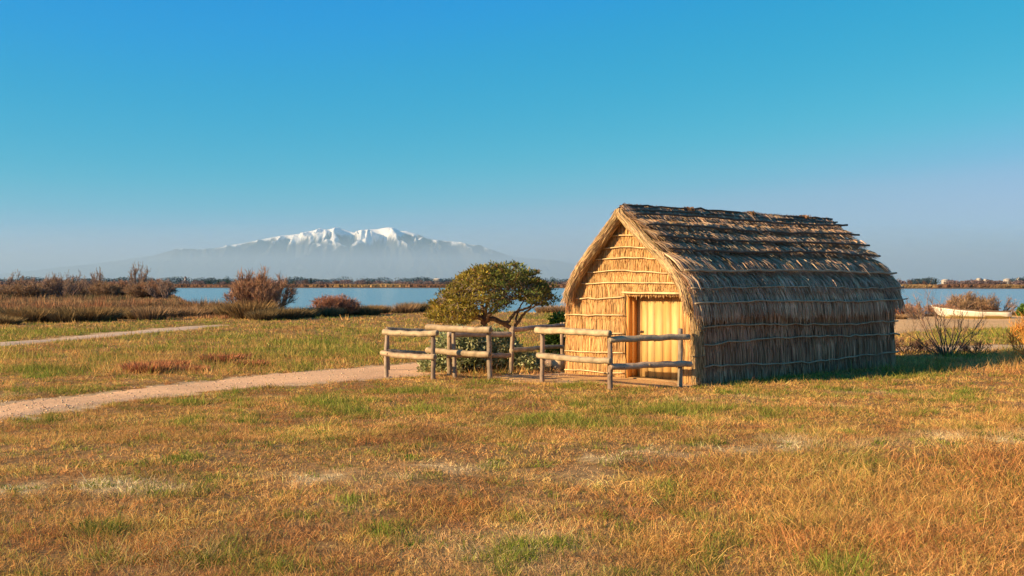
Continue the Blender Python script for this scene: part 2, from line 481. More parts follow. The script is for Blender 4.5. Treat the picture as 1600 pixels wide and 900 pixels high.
def sheet(name, poly, lift, col, jag=0.12, cell=0.35):
    """a ragged-edged sheet lying a little above the ground inside an outline"""
    # densify the outline, roughen it, then fill a grid clipped to it
    poly = np.asarray(poly)
    x0, y0 = poly.min(0); x1, y1 = poly.max(0)
    cx = cell; cyy = cell
    nx = min(420, int((x1 - x0) / cx) + 2); ny = min(420, int((y1 - y0) / cyy) + 2)
    gx = np.linspace(x0, x1, nx); gy = np.linspace(y0, y1, ny)
    X, Y = np.meshgrid(gx, gy, indexing='ij')
    X = X + rng.normal(0, cell * 0.15, X.shape); Y = Y + rng.normal(0, cell * 0.15, Y.shape)
    jx = X + jag * 2 * (fbm(X * 1.6, Y * 1.6, 3) - 0.5); jy = Y + jag * 4 * (fbm(X * 1.6 + 40, Y * 1.2, 3) - 0.5)
    ins = in_poly(jx, jy, poly)
    idx = np.arange(nx * ny).reshape(nx, ny)
    ok = ins[:-1, :-1] & ins[1:, :-1] & ins[1:, 1:] & ins[:-1, 1:]
    q = np.stack([idx[:-1, :-1][ok], idx[1:, :-1][ok], idx[1:, 1:][ok], idx[:-1, 1:][ok]], -1)
    edge = np.bincount(q.ravel(), minlength=nx * ny).reshape(nx, ny) < 4
    e2 = edge.copy(); e2[1:] |= edge[:-1]; e2[:-1] |= edge[1:]; e2[:, 1:] |= edge[:, :-1]; e2[:, :-1] |= edge[:, 1:]
    Z = terrain(X, Y) + lift - 0.03 * edge - 0.012 * e2
    v = np.stack([X, Y, Z], -1).reshape(-1, 3)
    used = np.unique(q); remap = np.full(len(v), -1); remap[used] = np.arange(len(used))
    v = v[used]; q = remap[q]
    n = fbm(v[:, 0] * 1.3, v[:, 1] * 1.3, 4)[:, None]
    n2 = fbm(v[:, 0] * 6, v[:, 1] * 6, 3)[:, None]
    c = np.asarray(col)[None, :] * (0.72 + 0.36 * n + 0.2 * n2)
    return link(name, mesh_np(name, v, [q], c, True), M_path, kind='structure')

SAND = (0.78, 0.465, 0.255)
sheet('sandy_path', path_main, 0.016, SAND, cell=0.14)
sheet('far_sandy_path', path_left, 0.02, (0.64, 0.45, 0.31), cell=0.25)
sheet('track_behind_hut', path_right, 0.018, (0.62, 0.42, 0.25), cell=0.2)
sheet('trodden_earth', yard, 0.014, (0.56, 0.34, 0.15), cell=0.08)
sheet('trodden_earth_by_fence', yard2, 0.014, (0.56, 0.34, 0.15), cell=0.08)
sheet('sand_beach', beach, 0.03, (0.66, 0.41, 0.20), cell=0.3)

def pebbles():
    m = MB(); n = 9000
    py = rng.uniform(560, 690, n); px = rng.uniform(-150, 900, n)
    d = F * CAM_H / (py - HY); x = (px - 800) / F * d
    k = in_poly(x, d, path_main) | in_poly(x, d, yard) | in_poly(x, d, yard2); x, d = x[k], d[k]; n = len(x)
    r = .006 + .016 * rng.random(n) ** 3
    cen = np.stack([x, d, terrain(x, d) + .016 + r * .2], -1)
    o = np.array([(1, 0, 0), (0, 1, 0), (-1, 0, 0), (0, -1, 0), (0, 0, .7), (0, 0, -.7)])
    v = cen[:, None] + o[None] * r[:, None, None] * rng.uniform(.7, 1.3, (n, 6, 1))
    f = np.array([(0, 1, 4), (1, 2, 4), (2, 3, 4), (3, 0, 4), (1, 0, 5), (2, 1, 5), (3, 2, 5), (0, 3, 5)])
    m.raw(v.reshape(-1, 3), tris=(np.arange(n)[:, None, None] * 6 + f[None]).reshape(-1, 3), col=np.repeat(vary((.55, .40, .27), n, .25), 6, 0))
    m.build('gravel', M_path, kind='stuff')
pebbles()

# lagoon water
def build_water():
    pxs = np.linspace(-900, 2400, 90)
    near = np.interp(pxs, SHORE_PX, SHORE_D) - 28; far = np.interp(pxs, FAR_PX, FAR_D) + 28
    rows = np.linspace(0, 1, 30) ** 2
    D = near[:, None] + (far - near)[:, None] * rows[None, :]
    X = (pxs[:, None] - 800) / F * D
    v = np.stack([X, D, np.full(D.shape, WATER_Z)], -1).reshape(-1, 3)
    n, m = D.shape; idx = np.arange(n * m).reshape(n, m)
    q = np.stack([idx[:-1, :-1], idx[1:, :-1], idx[1:, 1:], idx[:-1, 1:]], -1).reshape(-1, 4)
    link('lagoon_water', mesh_np('lagoon_water', v, [q], None, True), M_water, kind='structure')
build_water()

# ------------------------------------------------------------------ snowy mountain
MPROF = np.array([(-900, 440), (-400, 438), (0, 428), (60, 422), (100, 417), (150, 412), (200, 405), (240, 399), (265, 392), (285, 388), (310, 389), (335, 388), (360, 383), (385, 379), (400, 376), (415, 373), (430, 370),
    (440, 368), (455, 367), (470, 365), (480, 362), (490, 360), (500, 356.5), (508, 359), (515, 358), (527, 355), (535, 358), (548, 362), (555, 363), (562, 360), (575, 358.5), (590, 358), (600, 356),
    (607, 355), (615, 356), (625, 361), (635, 361), (645, 364), (655, 367), (665, 371), (675, 374), (690, 376), (705, 377), (720, 378), (735, 382), (750, 383), (765, 389), (780, 394), (800, 401),
    (830, 404), (870, 407), (920, 416), (1000, 426), (1200, 436), (1500, 440), (2000, 441)], float)
def build_mountain():
    D0 = 50000.0
    px = np.concatenate([np.arange(-900, 200, 12.0), np.arange(200, 860, 1.5), np.arange(860, 2000, 12.0)])
    dd = np.concatenate([np.linspace(-8300, -7000, 6), np.arange(-6800, 0, 100.0), np.arange(0, 6000, 500.0)])
    H = (HY - np.interp(px, MPROF[:, 0], MPROF[:, 1])) / F * D0
    PX, DD = np.meshgrid(px, dd, indexing='ij')
    HH = np.broadcast_to(H[:, None], PX.shape)
    X = (PX - 800) / F * D0; Y = D0 + DD
    u = np.clip(-DD / 8300, 0, 1)
    fall = np.where(DD < 0, (1 - u) ** 1.7, np.exp(-(DD / 3500.0) ** 2))
    # spurs and gullies: ridged noise, fading to nothing on the crest line
    wx = X / 1050 + 0.9 * fbm(X / 2200, Y / 2200, 3); wy = Y / 2900
    rid = 1 - np.abs(2 * fbm(wx + 4, wy + 2, 4, 0.55) - 1)
    rid2 = 1 - np.abs(2 * fbm(X / 520 + 9, Y / 900, 3) - 1)
    amp = sstep(0, 700, -DD) * HH * 0.5
    Z = HH * fall + amp * (rid - 0.86) * 2.2 * fall ** 0.5 + amp * 0.38 * (rid2 - 0.8) * fall
    # never rise above the sight line to the crest
    lim = HH * (Y / D0) * 0.999
    Z = np.where(DD < 0, np.minimum(Z, lim - 0.004 * np.minimum(-DD, 1500)), Z)
    Z = np.maximum(Z, 0.0) + 1.0
    gx = np.gradient(Z, axis=0) / np.gradient(X, axis=0); gy = np.gradient(Z, axis=1) / np.gradient(Y, axis=1)
    slope = np.hypot(gx, gy)
    line = 1990 + 1100 * (fbm(X / 420, Y / 800, 4) - 0.5) - 900 * (rid - 0.8) + 120 * slope
    mid = np.exp(-((PX - 605) / 32) ** 2) * 380 + np.exp(-((PX - 520) / 30) ** 2) * 120
    edge = sstep(670, 740, PX) * -160 + sstep(400, 370, PX) * -250
    snow = sstep(-60, 110, Z - line + mid - edge)
    n = fbm(X / 700, Y / 700, 4)
    rock = np.stack([0.065 + 0.04 * n, 0.065 + 0.04 * n, 0.065 + 0.04 * n], -1)
    c = rock + (np.array((0.90, 0.88, 0.87)) - rock) * snow[..., None]
    n_, m_ = PX.shape; idx = np.arange(n_ * m_).reshape(n_, m_)
    q = np.stack([idx[:-1, :-1], idx[1:, :-1], idx[1:, 1:], idx[:-1, 1:]], -1).reshape(-1, 4)
    v = np.stack([X, Y, Z], -1).reshape(-1, 3)
    link('snowy_mountain', mesh_np('snowy_mountain', v, [q], c.reshape(-1, 3), True), M_mount, kind='structure')
build_mountain()

# ------------------------------------------------------------------ far shore
def cloud_tris(mb, cen, rad, n, size, col, amt=0.2):
    """leafy mass: n small triangles spread through ellipsoids cen (k,3), rad (k,3)"""
    k = len(cen)
    i = rng.integers(0, k, n)
    d = rdir(n) * (rng.random((n, 1)) ** 0.4)
    P = cen[i] + d * rad[i]
    a = rdir(n) * size; b = unit(np.cross(a, rdir(n))) * size
    v = np.stack([P - a * 0.6, P + a * 0.6, P + b], 1).reshape(-1, 3)
    cols = vary(col, n, amt) if np.ndim(col) == 1 else np.asarray(col)[i] * np.exp(rng.normal(0, amt, (n, 1)))
    mb.raw(v, tris=np.arange(n * 3).reshape(-1, 3), col=np.repeat(cols, 3, axis=0))

def far_depth(px):
    return float(np.interp(px, FAR_PX, FAR_D))

def build_far_shore():
    # reed bank along the water's far edge
    mb = MB()
    n = 26000
    px = rng.uniform(-300, 2000, n)
    d = np.interp(px, FAR_PX, FAR_D) + 25 + 110 * rng.random(n) ** 1.5
    x = (px - 800) / F * d
    z = terrain(x, d)
    hgt = (1.6 + 3.0 * fbm(px * 0.03, d * 0.02, 3)) * np.interp(d, [900, 1400], [0.75, 1.1])
    A = np.stack([x, d, z - 0.2], -1)
    B = A + np.stack([rng.normal(0, 0.8, n), rng.normal(0, 0.8, n), hgt], -1)
    S = np.stack([np.ones(n), rng.normal(0, 0.4, n), np.zeros(n)], -1)
    f = fbm(px * 0.012 + 3, d * 0.006, 3)
    base = np.array((0.24, 0.13, 0.08)) + (np.array((0.38, 0.24, 0.11)) - np.array((0.24, 0.13, 0.08))) * sstep(0.45, 0.62, f)[:, None]
    mb.spikes(A, B, S, 1.6, base * np.exp(rng.normal(0, 0.2, (n, 1))))
    mb.build('far_reed_bank', M_far, kind='stuff')
    # the wood behind it reads as one mass
    for nm, lo, hi, col, hh, dd0, nn, thr in [('far_bare_wood', -300, 2000, (0.20, 0.145, 0.145), 9.5, 170, 420, 0.40), ('far_evergreen_wood', -300, 2000, (0.055, 0.085, 0.105), 15, 420, 560, 0.26)]:  # evergreen leaf colour is blued to paint in distance haze
        mb = MB()
        p = rng.uniform(lo, hi, nn)
        keep = fbm(p * 0.011 + (3 if nn == 420 else 60), p * 0 + 2, 3) > thr
        p = p[keep]
        d = np.interp(p, FAR_PX, FAR_D) + dd0 + rng.uniform(-60, 60, len(p))
        h = hh * (0.65 + 0.5 * fbm(p * 0.05, p * 0, 3)) * np.interp(d, [1000, 1900], [0.75, 1.15])
        cen = np.stack([(p - 800) / F * d, d, terrain((p - 800) / F * d, d) + h * 0.45], -1)
        rad = np.stack([h * 1.0, h * 0.8, h * 0.52], -1)
        cloud_tris(mb, cen, rad, len(p) * 230, 1.25, np.array(col), 0.15)
        mb.build(nm, M_far, kind='stuff')
    # single trees that stand out of it
    def crown_mesh(name, kind, col):
        t = MB()
        if kind == 'round':
            cen = np.array([(0, 0, .62), (-.22, 0, .5), (.22, .05, .52), (0, .1, .8), (.1, -.1, .42)]); rad = np.array([(.28, .28, .24)] * 5)
        else:
            cen = np.array([(0, 0, .4), (0, 0, .55), (0, 0, .72), (0, 0, .88)]); rad = np.array([(.17, .17, .2), (.16, .16, .2), (.12, .12, .16), (.06, .06, .12)])
        cloud_tris(t, cen, rad, 420, 0.055, np.array(col), 0.3)
        c = t.mesh(name)
        s = MB(); s.tube([(0, 0, 0), (0.01, 0, .35), (0, 0, .7)], [.03, .022, .008], 5, col=(.07, .05, .04))
        return c, s.mesh('trunk')
    kinds = [crown_mesh('crown', 'round', (0.035, 0.07, 0.06)), crown_mesh('crown', 'tall', (0.04, 0.055, 0.05)), crown_mesh('crown', 'round', (0.17, 0.10, 0.08))]
    spots = [(356, 432, 9, 0, 'rounded dark green tree on the far shore left of the big tamarisk'), (398, 434, 9, 0, 'dark round tree on the far shore just above the tamarisk top'),
             (342, 436, 7, 0, 'low dark tree on far shore beside a taller rounded one'), (458, 437, 7, 0, 'blue green tree on the far shore right of the tamarisk'), (478, 436, 8, 2, 'greyish rounded tree on far shore'),
             (486, 435, 9, 1, 'narrow dark tree at the right end of a far grove'), (448, 438, 6, 0, 'small dark far tree over the tamarisk right shoulder'), (327, 437, 6, 0, 'small round far tree near the church tower'),
             (62, 437, 8, 1, 'dark conifer on far shore at the left'), (128, 436, 8, 1, 'pointed conifer behind the bare tamarisks at left'), (134, 437, 7, 1, 'shorter pointed conifer next to a taller one at left'),
             (115, 438, 6, 1, 'slim far conifer above left scrub'), (142, 436, 8, 1, 'tall slim conifer by the left evergreen hedge'), (196, 437, 7, 1, 'dark conifer behind leafless scrub at left'),
             (282, 437, 7, 1, 'small conifer left of the church tower'), (526, 437, 7, 2, 'russet bare tree on the far shore right of the grove'), (545, 437, 7, 2, 'pinkish bare tree on far shore, middle of a row'),
             (566, 436, 8, 2, 'tallest bare tree on the far shore above the reeds'), (575, 439, 6, 0, 'bluish tree at the left end of a far hedge'), (608, 439, 5, 0, 'small bluish tree in a far hedge'),
             (863, 433, 9, 0, 'grey green far tree between the windswept tree and the hut'), (852, 437, 7, 2, 'rusty bare far tree beside the windswept tree crown'),
             (1403, 435, 9, 2, 'bare rounded tree on right far shore beside the hut eave'), (1422, 436, 8, 2, 'broad bare purple tree on the right far shore'), (1445, 438, 8, 2, 'low bare far tree left of white blocks'),
             (1462, 436, 9, 1, 'thin dark poplar on right far shore'), (1535, 437, 9, 2, 'dark purple bare tree on far shore behind the boat'), (1544, 437, 8, 2, 'bare tree right of the far white blocks'), (1580, 438, 8, 2, 'bare far tree at the right edge')]
    for i, (x, y, hp, k, lab) in enumerate(spots):
        d = far_depth(x) + 130 + 20 * (i % 3)
        base_y = 447.0
        hgt = (HY + 1.5 - y) / F * d
        X = (x - 800) / F * d
        t = thing('far_tree', lab, 'tree', (X, d, TZ(X, d)), random.random() * 6, 'trees on the far shore')
        t.scale = (hgt * (1.15 if k != 1 else 1.0),) * 2 + (hgt,)
        link('crown', kinds[k][0], M_far, t); link('trunk', kinds[k][1], M_bark, t)
    # white buildings
    def block(x, y, w, lab, roofc, windows=3, tower=False):
        d = far_depth(x) + 420
        X = (x - 800) / F * d; z0 = TZ(X, d)
        wd = w / F * d; hg = (HY + 1 - y) / F * d
        t = thing('church_tower' if tower else 'white_building', lab, 'tower' if tower else 'building', (X, d, z0), 0.15, None if tower else 'white buildings on the far shore')
        m = MB(); m.box((-wd / 2, -3, -0.5), (wd / 2, 3, hg * (0.85 if not tower else 0.8)), (0.42, 0.38, 0.35)); m.build('wall', M_farwall, t)
        top = hg * (0.85 if not tower else 0.8)
        m = MB(); e = 0.3
        m.raw([(-wd/2-e, -3-e, top), (wd/2+e, -3-e, top), (wd/2+e, 3+e, top), (-wd/2-e, 3+e, top), (-wd/2*(0.6 if not tower else .05), 0, hg), (wd/2*(0.6 if not tower else .05), 0, hg)],
              quads=[(0, 1, 5, 4), (2, 3, 4, 5), (3, 2, 1, 0)], tris=[(1, 2, 5), (3, 0, 4)], col=roofc); m.build('roof', M_farwall, t)
        for k in range(windows):
            xx = -wd / 2 + wd * (k + .5) / windows
            m = MB(); m.box((xx - wd / windows * .2, -3.06, top * .45), (xx + wd / windows * .2, -2.98, top * .8), (0.08, 0.09, 0.1)); m.build('window', M_farwall, t)
    rc = (0.30, 0.16, 0.12)
    block(290, 431.5, 3, 'pale slender church tower rising over the far shore', rc, 1, True)
    block(305, 438, 9, 'long pinkish building beside the church tower on the far shore', rc, 4)
    block(684, 435, 14, 'large white building on far shore left of the windswept tree', (0.45, 0.42, 0.4), 4)
    block(671, 438.5, 8, 'low white house next to the large white building', rc, 3)
    block(1478, 436, 12, 'white apartment block on the right far shore above boat bow', (0.40, 0.37, 0.35), 4)
    block(1530, 434, 7, 'tall white block on the right far shore above the boat', (0.40, 0.37, 0.35), 2)
    block(1540, 435.5, 6, 'white block close beside a taller one on the far shore', (0.40, 0.37, 0.35), 2)
    block(1436, 437, 10, 'pale low building on far shore right of the hut', rc, 3)
    block(1575, 435, 12, 'wide white apartment block near the right picture edge', (0.40, 0.37, 0.35), 4)
    block(1592, 433.5, 5, 'tallest pale block at the far right shore', (0.40, 0.37, 0.35), 2)
build_far_shore()
#--HUT--
# ------------------------------------------------------------------ thatched hut
hut = thing('thatched_hut', 'reed thatched hut with arched gable and pale pine door behind a log fence', 'hut', (HUT_O[0], HUT_O[1], 0.0), HUT_A)
LEN = 6.5
PROF = np.array([(0, 3.28), (.34, 2.995), (.68, 2.72), (.97, 2.485), (1.22, 2.275), (1.47, 2.045), (1.67, 1.78), (1.79, 1.49), (1.83, 1.20)])
_sl = np.concatenate([[0], np.cumsum(np.hypot(*np.diff(PROF, axis=0).T))])
def prof(s):
    """point and outward normal of the roof's cross-section at arc length s from the ridge"""
    s = np.asarray(s, float)
    y = np.interp(s, _sl, PROF[:, 0]); z = np.interp(s, _sl, PROF[:, 1])
    e = 0.06
    ty = np.interp(s + e, _sl, PROF[:, 0]) - np.interp(s - e, _sl, PROF[:, 0]); tz = np.interp(s + e, _sl, PROF[:, 1]) - np.interp(s - e, _sl, PROF[:, 1])
    l = np.hypot(ty, tz) + 1e-9
    return y, z, -tz / l, ty / l
def s_of_z(z):
    return float(np.interp(-z, -PROF[:, 1], _sl))
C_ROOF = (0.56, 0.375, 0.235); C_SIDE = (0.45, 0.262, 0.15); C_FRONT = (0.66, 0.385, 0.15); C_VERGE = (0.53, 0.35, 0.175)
def tint(base, n, amt=0.22, dark=0.06):
    c = vary(base, n, amt, 0.04)
    k = rng.random(n) < dark
    c[k] *= 0.45
    return c

# solid backing: roof shell, walls and gable pieces
def build_backing():
    inner = [(0, 3.16), (.30, 2.89), (.66, 2.60), (.95, 2.36), (1.18, 2.15), (1.42, 1.90), (1.60, 1.62), (1.66, 1.3), (1.66, -.05)]
    ring = [(-y, z) for y, z in inner[::-1]] + [(y, z) for y, z in inner[1:]]
    m = MB(); n = len(ring)
    v = [(.34, y, z) for y, z in ring] + [(LEN - .06, y, z) for y, z in ring]
    m.raw(v, quads=[(i, i + 1, n + i + 1, n + i) for i in range(n - 1)], col=(0.20, 0.145, 0.09))
    m.raw([(LEN - .06, y, z) for y, z in ring] + [(LEN - .06, 0, 0)], tris=[(i, i + 1, n) for i in range(n - 1)] + [(n - 1, 0, n)], col=(0.3, 0.22, 0.13))
    m.build('wall_core', M_reed, hut)
    # gable wall slabs around the doorway (y -1.37 .. 0.055, up to z 1.6)
    def lim(y):
        ys = [p[0] for p in inner]; zs = [p[1] for p in inner]
        return float(np.interp(abs(y), ys, zs))
    g = MB()
    def slab(y0, y1, zlow, steps):
        ys = np.linspace(y0, y1, steps)
        top = [lim(y) for y in ys]
        for a in range(steps - 1):
            v = [(.04, ys[a], zlow), (.04, ys[a+1], zlow), (.04, ys[a+1], top[a+1]), (.04, ys[a], top[a]), (.335, ys[a], zlow), (.335, ys[a+1], zlow), (.335, ys[a+1], top[a+1]), (.335, ys[a], top[a])]
            q = [(0, 3, 2, 1), (4, 5, 6, 7), (3, 7, 6, 2), (0, 1, 5, 4)]
            if a == 0: q.append((0, 4, 7, 3))
            if a == steps - 2: q.append((1, 2, 6, 5))
            g.raw(v, quads=q, col=(0.36, 0.24, 0.11))
    slab(0.055, 1.655, -.05, 12); slab(-1.655, -1.37, -.05, 4); slab(-1.37, 0.055, 1.605, 10)
    g.build('gable_wall', M_reed, hut)
build_backing()

# gable thatch: vertical reeds in courses between the poles
ROPE_Z = [2.70, 2.48, 2.27, 2.02, 1.80]
LOW_Z = [1.51, 1.18, 0.82, 0.46, 0.07]
def gable_course(ztop, zbot, name, yr, dens=150, lift=0.03):
    ncol = int((yr[1] - yr[0]) * dens * 2.4)
    y = rng.uniform(yr[0], yr[1], ncol)
    zt = np.full(ncol, ztop) + rng.normal(0, .015, ncol)
    zb = zbot + rng.normal(0, .035, ncol)
    lim = np.interp(np.abs(y), PROF[:, 0], PROF[:, 1]) - .02
    zt = np.minimum(zt, lim); ok = zt > zb + .05
    y, zt, zb = y[ok], zt[ok], zb[ok]; n = len(y)
    t = np.linspace(0, 1, 3)
    lf = rng.uniform(0.0, lift, n)
    P = np.zeros((n, 3, 3))
    bulge = np.array([0.2, .7, 1.0])
    P[..., 0] = 0.03 - lf[:, None] * bulge - rng.normal(0, .004, (n, 3))
    lean = rng.normal(0, .03, n)
    P[..., 1] = y[:, None] + lean[:, None] * t
    P[..., 2] = zt[:, None] + (zb - zt)[:, None] * t
    ang = rng.normal(0, .45, n)
    S = np.stack([np.sin(ang), np.cos(ang), 0 * ang], -1)
    W = rng.uniform(.0035, .009, (n, 1)) * np.array([[1, 1, .5]])
    patch = fbm(y * 1.8 + zbot * 7, y * 0 + zbot * 3, 3)
    col = tint(C_FRONT, n, .17, .05) * (0.8 + .4 * patch)[:, None]
    m = MB(); m.ribbons(P, S, W, col); m.build(name, M_reed, hut)
zz = [3.15] + ROPE_Z
for k in range(len(zz) - 1):
    gable_course(zz[k] , zz[k + 1] - .05, 'reed_course', (-1.60, 1.60))
gable_course(1.80, 1.60, 'reed_course', (-1.64, .075))
gable_course(1.80, LOW_Z[0] - .05, 'reed_course', (.06, 1.66))
for k in range(len(LOW_Z) - 1):
    gable_course(LOW_Z[k], LOW_Z[k + 1] - .07, 'reed_course', (.06, 1.70))
gable_course(1.62, 0.75, 'reed_course', (-1.72, -1.37)); gable_course(.8, -.02, 'reed_course', (-1.72, -1.37))

def pole(pts, r, col, name='binding_pole', parent=hut, sides=6, wob=.008):
    pts = np.asarray(pts, float)
    n = max(8, int(np.linalg.norm(pts[-1] - pts[0]) / .2))
    t = np.linspace(0, 1, n); src = np.linspace(0, 1, len(pts))
    P = np.stack([np.interp(t, src, pts[:, k]) for k in range(3)], -1)
    P += rng.normal(0, wob, P.shape) * np.array((.2, 1, 1))
    m = MB(); m.tube(P, r * (1 + rng.normal(0, .08, n)), sides, col=col); m.build(name, M_pole, parent, True)
for z in ROPE_Z:
    yl = np.interp(-(z + .02), -PROF[:, 1], PROF[:, 0]) - .10
    pole([(-.015, -yl, z - .03 + rng.normal(0, .01)), (-.035, 0, z + .025), (-.015, yl, z - .01)], .0125, (0.66, 0.48, 0.26), wob=.007)
for z in LOW_Z:
    pole([(-.03, .07, z + .02), (-.035, .9, z), (-.02, 1.71, z - .01)], .0125, (0.66, 0.48, 0.26), wob=.007)
pole([(-.03, -1.40, 1.615), (-.03, .09, 1.625)], .02, (0.70, 0.52, 0.28), 'lintel_pole', wob=.004)

# door: planks, ledge boards, frame, latch
door = MB(); door.box((.325, -1.45, .0), (.333, .05, 1.60), (0.07, 0.04, 0.015)); door = door.build('door', M_plank, hut)
edges = [-1.44, -1.27, -1.06, -.86, -.655, -.45, -.27, -.115, .05]
PC = [(0.60, 0.385, 0.15), (0.60, 0.36, 0.13), (0.62, 0.41, 0.165), (0.58, 0.335, 0.115), (0.60, 0.375, 0.14), (0.62, 0.42, 0.175), (0.60, 0.37, 0.14), (0.56, 0.325, 0.115)]
for k in range(8):
    m = MB(); dx = rng.normal(0, .002)
    m.box((.300 + dx, edges[k] + .0045, .01 + rng.uniform(0, .012)), (.324, edges[k + 1] - .0045, 1.585), PC[k]); m.build('door_plank', M_plank, door)
m = MB(); m.box((.282, -.16, .86), (.299, -.10, .90), (0.10, 0.07, 0.05)); m.tube([(.285, -.13, .88), (.262, -.13, .88), (.258, -.06, .88)], .009, 6, col=(.08, .06, .05)); m.build('latch', M_pole, door)
fr = [((.045, .012, 0), (.165, .052, 1.60)), ((.17, .006, 0), (.298, .052, 1.60))]
for a, b in fr:
    m = MB(); m.box(a, b, (0.72, 0.33, 0.085)); m.build('door_frame', M_plank, hut)
m = MB(); m.box((.045, -1.368, 0), (.298, -1.33, 1.60), (0.7, 0.36, 0.12)); m.build('door_frame', M_plank, hut)
m = MB(); m.box((.05, -1.365, 1.56), (.298, .05, 1.60), (0.55, 0.3, 0.11)); m.build('door_head', M_plank, hut)
m = MB(); m.box((.05, -1.37, -.05), (.34, .05, .012), (0.35, 0.22, 0.1)); m.build('door_sill', M_plank, hut)

# roof thatch: overlapping courses, each pressed by a pole
POLE_Z = [3.13, 3.0, 2.78, 2.55, 2.33, 1.97, 1.70, 1.45]
S_P = [s_of_z(z) for z in POLE_Z]
X0, X1 = -.22, LEN + .12
def roof_course(s0, s1, side, name, n, flare, over, col=C_ROOF, layers=3, droop=0.0):
    x = rng.uniform(X0, X1, n)
    ly = rng.random(n)
    top = s0 - .03 + rng.normal(0, .01, n)
    tuft = .5 * fbm(x * 3.2 + s0 * 9, x * 0 + s0 * 5, 3) + .5 * fbm(x * 14 + s0 * 3, x * 0 + s0 * 5, 2)
    tuft2 = fbm(x * 0.9 + s0 * 4, x * 0 + s0 * 8, 2)
    end = s1 + over * (.35 + 1.0 * tuft2) + rng.normal(0, .05, n) + .05 * (tuft - .5)
    t = np.array([0, .3, .65, 1.0])
    s = top[:, None] + (end - top)[:, None] * t
    wild = np.where(rng.random(n) < .07, 1.45, 1.0)
    if side < 0: flare = flare * .4
    lf = (flare * wild * (.25 + .75 * ly) * (.45 + 1.1 * tuft))[:, None] * np.array([0.0, .45, .85, 1.0]) + np.array([0, .01, .01, .0])
    y, z, ny, nz = prof(np.clip(s, 0.03, _sl[-1] - .02))
    extra = np.maximum(s - (_sl[-1] - .02), 0)
    y = y + ny * lf; z = z + nz * lf - extra
    lean = rng.normal(0, .045, n) + .04
    if side < 0: y = y * .87; x = np.maximum(x, X0 + .12 + .1 * ly)
    P = np.stack([x[:, None] + lean[:, None] * t * (end - top)[:, None] * 2.2, -side * y, z], -1)
    P += rng.normal(0, .004, P.shape)
    roll = rng.normal(0, .45, n)
    mn = np.stack([0 * ny[:, 1], -side * ny[:, 1], nz[:, 1]], -1)
    S = np.cos(roll)[:, None] * np.array([[1.0, 0, 0]]) + np.sin(roll)[:, None] * mn
    W = rng.uniform(.005, .015, (n, 1)) * np.array([[1, 1, .8, .2]])
    m = MB(); m.ribbons(P, S, W, tint(col, n, .25, .10) * (.75 + .5 * tuft2)[:, None]); m.build(name, M_reed, hut)
cs = [0.0] + S_P
for side, dens in ((1, 1.0), (-1, .35)):
    for k in range(len(cs) - 1, 0, -1):
        s0 = cs[k - 1]; s1 = cs[k]
        if k == len(cs) - 1: continue
        nn = int(2600 * dens)
        fl = [.04, .06, .115, .12, .12, .11, .09, .08][k - 1]
        roof_course(s0, s1, side, 'thatch_course', nn, fl, .01 if k < 6 else .04)
    roof_course(cs[-3] + .02, cs[-2], side, 'thatch_course', int(2300 * dens), .10, .10)
    roof_course(cs[-2], cs[-1] + .14, side, 'eaves_thatch', int(2800 * dens), .055, .14)
# ridge: reeds laid over, poles and knots
n = 2600
x = rng.uniform(X0 + .12, X1, n); y0 = rng.uniform(-.30, -.16, n); y1 = rng.uniform(.16, .30, n)
t = np.linspace(0, 1, 5); yy = y0[:, None] + (y1 - y0)[:, None] * t
P = np.stack([x[:, None] + rng.normal(0, .03, (n, 1)) * (t - .5) * 3, yy, 3.30 - .62 * np.abs(yy) - .8 * yy ** 2 + rng.normal(0, .012, (n, 1))], -1)
m = MB(); m.ribbons(P, np.broadcast_to(np.array([[1.0, 0, 0]]), (n, 3)), rng.uniform(.005, .011, (n, 1)) * np.ones((1, 5)), tint((0.30, .22, .155), n, .25)); m.build('ridge_cap', M_reed, hut)
DARKP = (0.13, 0.09, 0.06); MIDP = (0.36, 0.27, 0.17)
for yv, zv in ((-.06, 3.285), (.06, 3.285), (-.17, 3.20), (.17, 3.20), (-.27, 3.08), (.27, 3.08)):
    pole([(X0 + .14, yv, zv), (2.0, yv, zv + .01), (4.2, yv, zv - .012), (X1 + .06, yv, zv)], .019, DARKP, wob=.01)
for xk in (1.75, 3.75, 5.65):
    m = MB()
    for j in range(70):
        a = rng.uniform(-.06, .06); b = rng.uniform(-.09, .09)
        m.tube([(xk + a, b, 3.27), (xk + a + rng.normal(0, .04), b * 1.2 + rng.normal(0, .03), 3.325 + rng.uniform(-.02, .015)), (xk + a * 1.6 + rng.normal(0, .05), b * 1.7, 3.25)], .006, 3, col=vary((.34, .19, .085), 1)[0], caps=False)
    m.build('ridge_knot', M_reed, hut)
for side in (1, -1):
    for k, s in enumerate(S_P[1:]):
        off = (.14 if k < 5 else .09) * (1 if side == 1 else .5)
        y, z, ny, nz = prof(s + .01)
        ends = (X0 + (.0 if side == 1 else .14), X1 + rng.uniform(.05, .14))
        yk = 1.0 if side == 1 else .86
        pts = [(xx, -side * (y * yk + ny * off), z + nz * off + (.02 * math.sin(xx * 1.1 + k) if side == 1 else 0)) for xx in np.linspace(ends[0], ends[1], 9)]
        pole(pts, .024 if k < 5 else .018, DARKP if k < 4 else MIDP, wob=.007)

